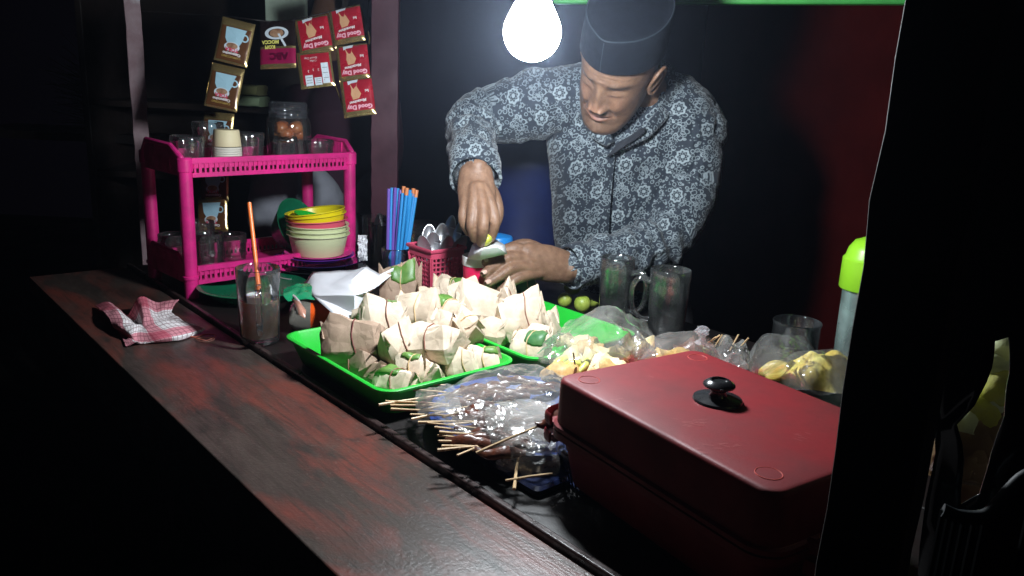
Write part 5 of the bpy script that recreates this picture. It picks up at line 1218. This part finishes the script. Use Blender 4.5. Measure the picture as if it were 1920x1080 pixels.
def head_geo():
    tab=[(-.119,.002,.060,.052),(-.116,.026,.071,.034),(-.108,.039,.079,.008),(-.095,.049,.082,-.020),(-.075,.058,.080,-.038),(-.045,.065,.080,-.058),(-.01,.068,.083,-.082),(.03,.072,.086,-.098),(.06,.072,.083,-.096),(.085,.062,.066,-.080),(.105,.040,.040,-.045),(.115,.004,.004,-.004)]
    def ip(z):
        for i in range(len(tab)-1):
            if tab[i][0]<=z<=tab[i+1][0]:
                u=(z-tab[i][0])/(tab[i+1][0]-tab[i][0]); a=tab[max(0,i-1)];b=tab[i];c=tab[i+1];d=tab[min(len(tab)-1,i+2)]
                return [b[k]*(1-u)+c[k]*u for k in(1,2,3)] if i in(0,len(tab)-2) else [.5*(2*b[k]+(c[k]-a[k])*u+(2*a[k]-5*b[k]+4*c[k]-d[k])*u*u+(3*b[k]-a[k]-3*c[k]+d[k])*u**3) for k in(1,2,3)]
        return [.004,.004,-.004]
    NZ,NA=170,220; vs=[]; cols=[]
    ga=lambda x,s:math.exp(-(x/s)**2)
    for j in range(NZ+1):
        z=-.119+.234*(.5-.5*math.cos(math.pi*(j/NZ)))*1.0
        a,yf,yb=ip(z); yc=(yf+yb)/2; b=(yf-yb)/2
        for i in range(NA):
            # denser sampling in front
            t=2*math.pi*i/NA; t=t-.35*math.sin(t)
            sx=math.sin(t); cy=math.cos(t); ex=.88
            x=a*math.copysign(abs(sx)**ex,sx); y=yc+b*math.copysign(abs(cy)**.92,cy)
            dy=0;dx=0
            if cy>-.1:
                ax=abs(x); k=max(0,min(1,(cy+.1)*2))
                # nose
                if -.045<z<.04:
                    u=(.030-z)/.058; u=max(0,min(1.25,u)); hgt=.004+.018*u**1.15 if u<=1 else .022*max(0,1-(u-1)*4.5)
                    wd=.0080+.0075*max(0,u); dy+=hgt*math.exp(-(ax/wd)**2.2)
                dy+=.0110*ga(ax-.0145,.0062)*ga(z+.0285,.0075)          # alae
                dy-=.0035*ga(ax-.0075,.003)*ga(z+.0365,.003)             # nostril
                dy-=.0105*ga(ax-.031,.015)*ga(z-.014,.0125)              # sockets
                dy+=.0080*ga(ax-.031,.0125)*ga(z-.011,.0085)             # lids
                dy-=.0022*ga(ax-.031,.014)*ga(z-.0045,.0016)             # closed lid line
                dy-=.0012*ga(ax-.031,.013)*ga(z-.019,.0018)              # lid fold
                dy+=.0060*ga(ax-.030,.020)*ga(z-.033,.008)               # brow
                dy-=.0030*ga(x,.008)*ga(z-.030,.010)
                dy+=.0055*ga(ax-.045,.016)*ga(z+.010,.016)               # cheek bone
                dy+=.0050*ga(ax-.036,.012)*ga(z+.028,.012)               # smiling cheek
                dy-=.0055*math.exp(-(((ax-.024-(-.030-z)*.35)/.0035)**2))*ga(z+.043,.016) # nasolabial fold
                dy+=.0050*ga(ax,.026)*ga(z+.055,.020)                    # muzzle
                mz=-.0565+.16*ax*ax/.03                                  # smiling mouth line
                dy+=.0042*ga(ax,.019)*ga(z-mz-.0055,.0042)
                dy+=.0050*ga(ax,.017)*ga(z-mz+.0070,.0050)
                dy-=.0060*ga(ax,.024)*ga(z-mz,.0020)
                dy-=.0035*ga(ax,.014)*ga(z+.075,.005)
                dy+=.0060*ga(ax,.016)*ga(z+.097,.011)
                dy-=.0020*ga(ax-.066,.012)*ga(z-.045,.018)
                for q in range(3): dy-=.0013*ga(z-.047-.0095*q-.0015*math.sin(x*90+q),.0012)*ga(ax,.045)
                dy*=k
            p=Vector((x+dx,y+dy,z)); p+=Vector((noise.noise(p*60),noise.noise(p*60+Vector((9,0,0))),0))*.0005
            vs.append(H(*p))
            c=list(SKIN)
            def bl(col,f):
                for q in range(3): c[q]=c[q]*(1-f)+col[q]*f
            if cy>0:
                ax=abs(x)
                bl((.03,.02,.017),.9*ga(z-(.0325-.10*max(0,ax-.034)+.02*(ax-.02)),.0055)*(1/(1+math.exp(-(ax-.013)*700)))*(1/(1+math.exp((ax-.051)*500))))
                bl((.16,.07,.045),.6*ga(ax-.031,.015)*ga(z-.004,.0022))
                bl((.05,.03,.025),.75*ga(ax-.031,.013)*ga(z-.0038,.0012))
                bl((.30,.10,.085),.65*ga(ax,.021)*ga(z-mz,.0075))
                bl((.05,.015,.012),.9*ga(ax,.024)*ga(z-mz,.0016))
                bl((.05,.035,.03),.75*ga(ax-.012,.020)*ga(z-mz-.0125,.0060))   # moustache
                bl((.09,.06,.05),.45*ga(ax,.030)*ga(z+.092,.016)*(.6+.4*noise.noise(Vector((x,z,0))*300)))
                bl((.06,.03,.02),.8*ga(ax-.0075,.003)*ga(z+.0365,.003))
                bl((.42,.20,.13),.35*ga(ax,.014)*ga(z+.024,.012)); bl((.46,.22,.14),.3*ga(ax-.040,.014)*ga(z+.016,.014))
            if z>-.012: bl((.030,.024,.022),.85*max(0,min(1,((.36+.25*noise.noise(Vector((y,z,3))*60))-cy)*5))*max(0,min(1,(z+.012)*60)))
            cols.append(c)
    fs=[(j*NA+i,j*NA+(i+1)%NA,(j+1)*NA+(i+1)%NA,(j+1)*NA+i) for j in range(NZ) for i in range(NA)]
    return vs,fs,cols
def ear_geo(s):
    g=G(); c=lambda y,z,x=0:H(s*(.0705+x),y,z)
    rim=[c(.010,-.004,.001),c(.012,.014,.006),c(.006,.030,.011),c(-.006,.036,.014),c(-.018,.032,.016),c(-.024,.018,.016),c(-.022,.000,.014),c(-.014,-.016,.010),c(-.004,-.026,.006),c(.004,-.022,.003),c(.008,-.012,.001)]
    g.tube(rim,[.0030,.0032,.0034,.0036,.0036,.0034,.0034,.0038,.0050,.0042,.003],10,res=3,round_=True)
    g.tube([c(.004,-.010,.001),c(-.004,.004,.004),c(-.010,.016,.007),c(-.008,.026,.009)],[.007,.0095,.0095,.006],12,res=3,round_=True)
    g.tube([c(-.014,-.008,.006),c(-.015,.008,.009),c(-.008,.022,.011)],[.003,.003,.0028],8,res=3,round_=True)
    g.tube([c(.008,-.006,.002),c(.005,.004,.005)],[.0045,.003],8,round_=True)
    return g
def man():
    o=thing('person','man in black cap and batik shirt bending to squeeze a lime over a cup','person',(D(1165,600,1.78).x,D(1165,600,1.78).y,-.8))
    J=D
    # ---------------- body (neck, hands, forearms, legs) one mesh
    g=G()
    g.tube([H(.0,-.045,-.035),J(1216,185,1.59),J(1205,235,1.64)],[(.050,.052),(.048,.050),(.056,.056)],24,round_=True,res=4)
    g.tube([J(1190,215,1.62),J(1175,330,1.66),J(1165,470,1.74),J(1165,600,1.80)],[(.10,.045),(.105,.05),(.10,.055),(.10,.06)],24,round_=True,res=4,up=(1,0,0))
    # his right hand (left in the picture)
    WR=J(892,322,1.43)
    g.tube([J(975,200,1.62),J(885,225,1.60),J(888,275,1.50),WR],[.045,.038,.034,(.021,.029)],20,round_=True,res=5)
    g.tube([WR,J(893,352,1.418),J(896,388,1.400)],[(.030,.020),(.034,.019),(.033,.016)],20,round_=True,res=5,up=cR)
    kn=[J(921,384,1.395),J(906,392,1.383),J(887,394,1.385),J(871,386,1.398)]
    def fing(pts,r_): g.tube(pts,r_,12,round_=True,res=4)
    fing([J(905,350,1.405),kn[0],J(928,418,1.388),J(921,446,1.402)],[.010,.0108,.0098,.0080])
    fing([J(898,350,1.400),kn[1],J(906,428,1.372),J(902,455,1.395)],[.010,.0112,.0100,.0082])
    fing([J(889,350,1.402),kn[2],J(884,424,1.380),J(890,448,1.398)],[.010,.0108,.0096,.0078])
    fing([J(880,352,1.410),kn[3],J(868,414,1.396),J(879,436,1.408)],[.0095,.0098,.0086,.0072])
    fing([J(905,335,1.432),J(926,366,1.428),J(934,402,1.425),J(922,436,1.418)],[.012,.0118,.0105,.0085])
    # his left hand (right in the picture)
    WL=J(1066,502,1.515)
    g.tube([J(1300,250,1.64),J(1262,440,1.64),J(1160,490,1.58),WL],[.046,.040,.034,(.023,.029)],20,round_=True,res=5)
    g.tube([WL,J(1028,494,1.495),J(985,487,1.475)],[(.030,.021),(.035,.020),(.033,.016)],20,round_=True,res=5,up=cU)
    k2=[J(968,466,1.470),J(958,483,1.455),J(962,503,1.448),J(978,520,1.452)]
    fing([J(1015,478,1.49),k2[0],J(938,476,1.462),J(910,491,1.437)],[.011,.0118,.0100,.0085])
    fing([J(1012,488,1.482),k2[1],J(932,497,1.442),J(908,513,1.425)],[.011,.0118,.0102,.0086])
    fing([J(1012,500,1.48),k2[2],J(938,517,1.436),J(915,531,1.428)],[.011,.0112,.0098,.0082])
    fing([J(1015,512,1.482),k2[3],J(956,532,1.442),J(938,545,1.438)],[.010,.0100,.0088,.0075])
    fing([J(1030,480,1.50),J(990,460,1.512),J(955,466,1.510),J(930,478,1.500)],[.013,.013,.0112,.009])
    # tendons on the backs
    for a,b in((J(905,345,1.398),kn[0]),(J(898,342,1.394),kn[1]),(J(888,345,1.396),kn[2])): g.tube([a+cf*.006,(a+b)/2-cf*.0005,b-cf*.001],[.003,.0040,.0070],8,round_=True)
    for a,b in((J(1030,480,1.475),k2[0]),(J(1030,492,1.470),k2[1]),(J(1028,504,1.470),k2[2])): g.tube([a+cf*.012,(a+b)/2+cf*.000,b-cf*.0005],[.003,.0042,.0080],8,round_=True)
    me=remesh(g,.0024,2)
    vs=[v.co.copy() for v in me.vertices]; fs=[tuple(p.vertices) for p in me.polygons]; bpy.data.meshes.remove(me)
    cols=[]
    for v in vs:
        c=list(SKIN); n=noise.noise(v*40); c=[q*(1+.10*n) for q in c]
        cols.append(c)
    tips=[J(910,491,1.43),J(908,513,1.42),J(915,531,1.42),J(902,455,1.39),J(921,446,1.40),J(890,448,1.395)]
    for i,v in enumerate(vs):
        for tp in tips:
            d=(v-tp).length
            if d<.012: f=(1-d/.012)*.5; cols[i]=[cols[i][q]*(1-f)+(.50,.28,.20)[q]*f for q in range(3)]
        for kk in kn+k2:
            d=(v-kk).length
            if d<.013: f=(1-d/.013)*.3; cols[i]=[cols[i][q]*(1-f)+(.22,.11,.07)[q]*f for q in range(3)]
    hv,hf,hc=head_geo(); off=len(vs); vs+=hv; fs+=[tuple(i+off for i in f) for f in hf]; cols+=hc
    for s in(1,-1):
        e=ear_geo(s); m2=remesh(e,.0011,2); off=len(vs); vs+=[v.co.copy() for v in m2.vertices]; fs+=[tuple(i+off for i in p.vertices) for p in m2.polygons]; cols+=[SKIN]*len(m2.vertices); bpy.data.meshes.remove(m2)
    g=G(); g.add(vs,fs); g.xf(minv(o)); me=mesh_of(g,'body',skinmat()); 
    ca=me.color_attributes.new('Col','FLOAT_COLOR','POINT')
    ca.data.foreach_set('color',[x for c in cols for x in (*c,1)])
    b=bpy.data.objects.new('body',me); COL.objects.link(b); b.parent=o
    # fingernails
    mn=mat('fingernail',(.62,.40,.32),.3)
    for tp,pv,nn in((J(908,489,1.428),J(925,483,1.45),-cf*.9+cU*.4),(J(906,512,1.416),J(925,503,1.435),-cf*.9+cU*.4),(J(913,530,1.420),J(930,522,1.432),-cf*.9+cU*.4)):
        d=(tp-pv).normalized(); nn=(nn-d*nn.dot(d)).normalized(); s=d.cross(nn); c=tp+nn*.0035+d*(-.002)
        g=G(); g.grid(lambda u,v:c+s*((u-.5)*.0095)*(1-.25*(2*v-1)**2)+d*((v-.5)*.011)-nn*(.0024*(2*u-1)**2),8,8); part('fingernail',g,mn,b,M=None,solid=.0005)
        bo=b.children[-1] if False else None
    for ch in list(b.children):
        ch.data.transform(minv(o))
    # ---------------- shirt
    g=G()
    segs=[]
    def bone(name,pts,rad,up=None,n=28):
        g.tube(pts,rad,n,round_=True,res=6,up=up); segs.append((name,pts,rad))
    latr=(J(1320,210,1.62)-J(960,180,1.62)).normalized()
    bone('torso',[J(1165,640,1.86),J(1160,500,1.80),J(1163,380,1.72),J(1172,270,1.655),J(1180,205,1.63)],[(.150,.105),(.135,.102),(.148,.108),(.165,.108),(.120,.080)],up=latr)
    bone('yoke',[J(985,195,1.60),J(1080,184,1.62),J(1180,182,1.625),J(1265,205,1.63),J(1305,245,1.62)],[.062,.070,.066,.070,.066])
    bone('neckpiece',[J(1190,235,1.63),J(1212,185,1.60),J(1218,165,1.585)],[(.085,.075),(.068,.064),(.060,.058)])
    bone('armr',[J(1000,200,1.60),J(940,212,1.61),J(890,225,1.60),J(884,262,1.535),J(889,318,1.455)],[.068,.064,.050,.047,(.040,.044)])
    bone('arml',[J(1285,235,1.61),J(1292,330,1.62),J(1262,425,1.62),J(1215,462,1.60),J(1130,487,1.555),J(1082,498,1.525)],[.070,.064,.056,.052,.046,(.037,.040)])
    me=remesh(g,.0042,7); 
    # cut sleeve ends open is not needed: the cuffs are separate bands
    def segd(p,pts,rad):
        best=None; acc=0
        for i in range(len(pts)-1):
            a,b_=pts[i],pts[i+1]; ab=b_-a; ur=(p-a).dot(ab)/ab.length_squared; u=max(0,min(1,ur)); q=a+ab*u; ue=ur if((i==0 and ur<0) or(i==len(pts)-2 and ur>1)) else u
            r0=rad[i] if not isinstance(rad[i],tuple) else sum(rad[i])/2; r1=rad[i+1] if not isinstance(rad[i+1],tuple) else sum(rad[i+1])/2
            d=(p-q).length/(r0+(r1-r0)*u)
            if best is None or d<best[0]: best=(d,acc+ab.length*ue,q,ab.normalized())
            acc+=ab.length
        return best
    # folds: long soft creases
    co=[v.co.copy() for v in me.vertices]; nr=[v.normal.copy() for v in me.vertices]
    own=[]
    for v in co:
        ds=[(segd(v,pts,rad),nm) for nm,pts,rad in segs]; ds.sort(key=lambda x:x[0][0]); own.append(ds[0])
    for i,v in enumerate(co):
        (d,s,q,ax),nm=own[i]
        loc=v-q
        if nm in('torso','yoke','neckpiece'):
            ph=v.dot(cR)*1.0; f=noise.noise(Vector((v.dot(cR)*26,v.dot(cU)*5+v.dot(cR)*7,1)))*.0055+noise.noise(Vector((v.dot(cR)*11+v.dot(cU)*12,v.dot(cU)*6,7)))*.006
            # pulls radiating from the left shoulder
            sh=J(1300,230,1.6); w=v-sh; an=math.atan2(w.dot(cU),w.dot(cR)); dd=w.length
            f+=.0030*math.sin(an*12+dd*10)*math.exp(-((dd-.16)/.07)**2)
        else:
            ang=math.atan2(loc.dot(cU),loc.dot(cR))
            f=.0035*math.sin(s*110+ang*2+3*noise.noise(v*16))*(.4+.6*abs(noise.noise(v*9)))+.006*noise.noise(Vector((s*22,ang*2.2,3)))
            el=.165 if nm=='armr' else .27
            f+=.005*math.sin((s-el)*170+ang)*math.exp(-((s-el)/.05)**2)
        f+=.0016*noise.noise(v*70)
        me.vertices[i].co=v+nr[i]*f
    uvl=me.uv_layers.new(name='UVMap')
    refs={'torso':(-cf),'yoke':(-cf),'armr':(-cf),'arml':(-cf)}
    for p in me.polygons:
        c=p.center; (d,s,q,ax),nm=min([(segd(c,pts,rad),n2) for n2,pts,rad in segs],key=lambda x:x[0][0])
        if nm in('yoke','neckpiece'): nm='torso'
        if nm=='torso':
            RR=1.0
            def am(v): return v.dot(latr),v.dot(cU)
            a0,_=am(c); du,dv=0,0
        else:
            pts,rad=[(b_,c_) for a_,b_,c_ in segs if a_==nm][0]; RR=.056
            def am(v):
                dd,ss,qq,aa=segd(v,pts,rad); w=v-qq; e1=(-cf-aa*aa.dot(-cf)).normalized(); e2=aa.cross(e1); return math.atan2(w.dot(e2),w.dot(e1)),ss
            a0,_=am(c); du,dv=(.31,.017) if nm=='armr' else (.53,.029)
        for li in p.loop_indices:
            a,h=am(me.vertices[me.loops[li].vertex_index].co)
            while a-a0>math.pi: a-=2*math.pi
            while a-a0<-math.pi: a+=2*math.pi
            uvl.data[li].uv=(a*RR+du,h+dv)
    bt=batik(); me.materials.append(bt); me.transform(minv(o))
    for p in me.polygons: p.use_smooth=True
    s=bpy.data.objects.new('shirt',me); COL.objects.link(s); s.parent=o
    def uvq(ob,sc=1):
        m_=ob.data; u=m_.uv_layers.new(name='UVMap')
        for lp in m_.loops: v=m_.vertices[lp.vertex_index].co; u.data[lp.index].uv=(v.dot(cR)*sc,v.dot(cU)*sc)
    # cuffs
    for nm,pts,r_ in(('cuff',[J(888,300,1.475),J(890,334,1.440)],[(.045,.048),(.043,.046)]),('cuff',[J(1098,494,1.535),J(1066,502,1.513)],[(.043,.041),(.041,.039)])):
        g=G(); d=(pts[1]-pts[0]).normalized(); a,b_=pts; 
        nrm=d.orthogonal().normalized(); bb=d.cross(nrm); rs=[]
        for k,(u,rr_) in enumerate(((0,1.0),(.3,1.03),(.6,1.0),(.95,1.02),(1,1.0),(1,.93),(.9,.90),(.3,.88))):
            rs.append([a+(b_-a)*u+(nrm*math.cos(t)*r_[0][0]+bb*math.sin(t)*r_[0][1])*rr_*(1+.05*math.sin(3*t+k*.4)) for t in[2*math.pi*q/36 for q in range(36)]])
        g.rings(rs,cap=False); ob=part(nm,g,bt,o,world=True,angle=60); uvq(ob)
    # collar: two leaves round the neck, dark inside
    mdark=mat('dark_collar_lining',(.012,.014,.020),.85)
    def leafc(pts_in,pts_out,m,name):
        g=G(); n=len(pts_in); g.add([p for pr_ in zip(pts_in,pts_out) for p in pr_],[(2*i,2*i+1,2*i+3,2*i+2) for i in range(n-1)])
        b_=bmesh.new(); mm=mesh_of(g,'t',[]); b_.from_mesh(mm); bmesh.ops.subdivide_edges(b_,edges=b_.edges,cuts=3,use_grid_fill=True); bmesh.ops.smooth_vert(b_,verts=b_.verts,factor=.4,use_axis_x=True,use_axis_y=True,use_axis_z=True)
        g=G(); b_.verts.ensure_lookup_table(); g.add([v.co.copy() for v in b_.verts],[[v.index for v in f.verts] for f in b_.faces]); b_.free()
        ob=part(name,g,m,o,world=True,solid=.003,angle=60); uvq(ob); return ob
    leafc([J(1158,262,1.532),J(1185,250,1.520),J(1215,228,1.524),J(1238,200,1.545),J(1248,172,1.585)],[J(1140,292,1.540),J(1172,280,1.530),J(1216,260,1.532),J(1250,226,1.548),J(1268,192,1.592)],bt,'collar')
    leafc([J(1160,266,1.526),J(1182,254,1.514),J(1202,241,1.514),J(1209,238,1.515)],[J(1136,297,1.535),J(1158,284,1.524),J(1192,262,1.518),J(1211,247,1.518)],mdark,'collar_underside')
    leafc([J(1152,266,1.535),J(1140,240,1.520),J(1125,215,1.525),J(1105,185,1.56)],[J(1136,276,1.545),J(1112,262,1.540),J(1090,232,1.545),J(1075,200,1.58)],bt,'collar')
    g=G(); g.tube([J(1146,270,1.530),J(1152,258,1.522),J(1168,255,1.512),J(1160,235,1.52)],[.016,.020,.022,.026],16,round_=True,res=3); 
    # placket and buttons
    g=G(); g.tube([J(1142,290,1.545),J(1137,340,1.575),J(1132,400,1.60),J(1130,460,1.64)],[(.012,.0022)]*4,8,res=6,up=cR); ob=part('placket',g,bt,o,world=True); uvq(ob)
    # trousers and shoes
    g=G()
    hip=J(1165,620,1.86); hx=hip.x; hy=hip.y; hz=hip.z
    for s_ in(-1,1):
        g.tube([(hx+s_*.075,hy,hz),(hx+s_*.09,hy-.03,-.38),(hx+s_*.10,hy+.02,-.68),(hx+s_*.10,hy+.02,-.755)],[.090,.072,.056,.058],22,round_=True,res=5)
    g.tube([(hx-.06,hy,hz+.03),(hx+.06,hy,hz+.03)],[.10,.10],22,round_=True)
    me=remesh(g,.009,4)
    for v in me.vertices: v.co+=v.normal*.008*noise.noise(v.co*Vector((14,14,7)) if False else v.co*14)
    me.materials.append(mat('dark_trouser_cloth',(.02,.02,.025),.85)); me.transform(minv(o))
    for p in me.polygons: p.use_smooth=True
    t_=bpy.data.objects.new('trousers',me); COL.objects.link(t_); t_.parent=o
    for s_ in(-1,1):
        g=G(); g.tube([(hx+s_*.10,hy+.05,-.775),(hx+s_*.105,hy-.04,-.778),(hx+s_*.11,hy-.13,-.784)],[(.034,.026),(.040,.024),(.036,.016)],18,round_=True,res=4); part('shoe',g,M_black,o,world=True)
    # ---------------- cap
    mc=mat('black_velvet_cap',(.0055,.0075,.012),.75,spec=.12,var=.35,vs=60,bump=.4,bs=250); mc.node_tree.nodes['Principled BSDF'].inputs['Sheen Weight'].default_value=.04
    mc.node_tree.nodes['Principled BSDF'].inputs['Sheen Tint'].default_value=(.5,.6,.75,1)
    mp=mat('grey_cap_piping',(.022,.032,.042),.6)
    A_,B_=.0805,.104
    def outline(t,k=1.0,fr=0): 
        x=A_*k*math.sin(t); y=B_*k*math.cos(t)*(1+.10*math.exp(-(((t+math.pi)%(2*math.pi)-math.pi)/.30)**2)*fr); return x,y
    def capring(z,k,fr,tilt=0,dz=0):
        r_=[]
        for q in range(96):
            t=2*math.pi*q/96; x,y=outline(t,k,fr); zz=z+tilt*y/B_+dz*math.exp(-((((t+math.pi)%(2*math.pi))-math.pi)/.35)**2)
            rr_=1+.006*noise.noise(Vector((math.cos(t)*2,math.sin(t)*2,z*20)))
            r_.append(H(x*rr_,(y-.006)*rr_,zz+.0155))
        return r_
    g=G(); rs=[capring(.046,.955,.2,.014),capring(.045,1.0,.3,.014),capring(.062,1.0,.5,.012),capring(.085,.985,.8,.008),capring(.108,.965,1.0,.004),capring(.128,.950,1.1,0,.004),capring(.1305,.940,1.1,0,.004)]
    g.rings(rs,cap=False); part('band',g,mc,o,world=True,angle=70)
    g=G(); rs=[capring(.129,.942,1.1,0,.004),capring(.124,.90,1.0),capring(.121,.80,.8),capring(.123,.55,.5),capring(.127,.25,.2),[H(0,-.006,.1435)]*96]
    g.rings(rs,cap=False)
    part('crown',g,mc,o,world=True,angle=80)
    g=G(); r_=capring(.1308,.945,1.1,0,.004); g.tube(r_,.0013,6,closed=True); part('top_piping',g,mp,o,world=True)
    g=G(); pts=[H(.0006,outline(0,k,fr)[1]-.006+.0008,z+.0155) for k,fr,z in((1.0,.32,.062),(.992,.6,.075),(.985,.8,.087),(.972,.92,.100),(.960,1.02,.115),(.95,1.1,.130))]; g.tube(pts,.0007,6); part('front_seam',g,mp,o,world=True)
man()
# lime squeezed between the fingers
g=G(); r=.0135; g.lathe([(0,-r)]+[(r*1.1*math.sin(a),-r*math.cos(a)) for a in[math.pi*k/14 for k in range(1,14)]]+[(0,r)],22); g.xf(Matrix.Rotation(R(40),4,'Y')@Matrix.Scale(.6,4,(1,0,0)))
single('lime_half',g,mat('squeezed_lime',(.50,.48,.06),.35,c2=(.38,.42,.05),vs=90),'squeezed lime half pinched in the man\'s right fingertips','lime',D(913,449,1.402))


# ------------------------------------------------------------ haze volume added to imitate lens glare round the bulb
g=G(); g.add([(x,y,z) for z in(-1.8,1.95) for x,y in((-6.5,-1.5),(6.5,-1.5),(6.5,6.5),(-6.5,6.5))],[(3,2,1,0),(4,5,6,7),(0,1,5,4),(1,2,6,5),(2,3,7,6),(3,0,4,7)])
t=NT('added_glow_haze'); t.n.remove(t.b); v=t.new('ShaderNodeVolumePrincipled'); v.inputs['Color'].default_value=(.62,.74,1,1); v.inputs['Density'].default_value=HAZE; v.inputs['Anisotropy'].default_value=.82
t.l.new(v.outputs[0],t.out.inputs['Volume'])
hz=part('haze',g,t.m,None,smooth=False); hz['kind']='stuff'
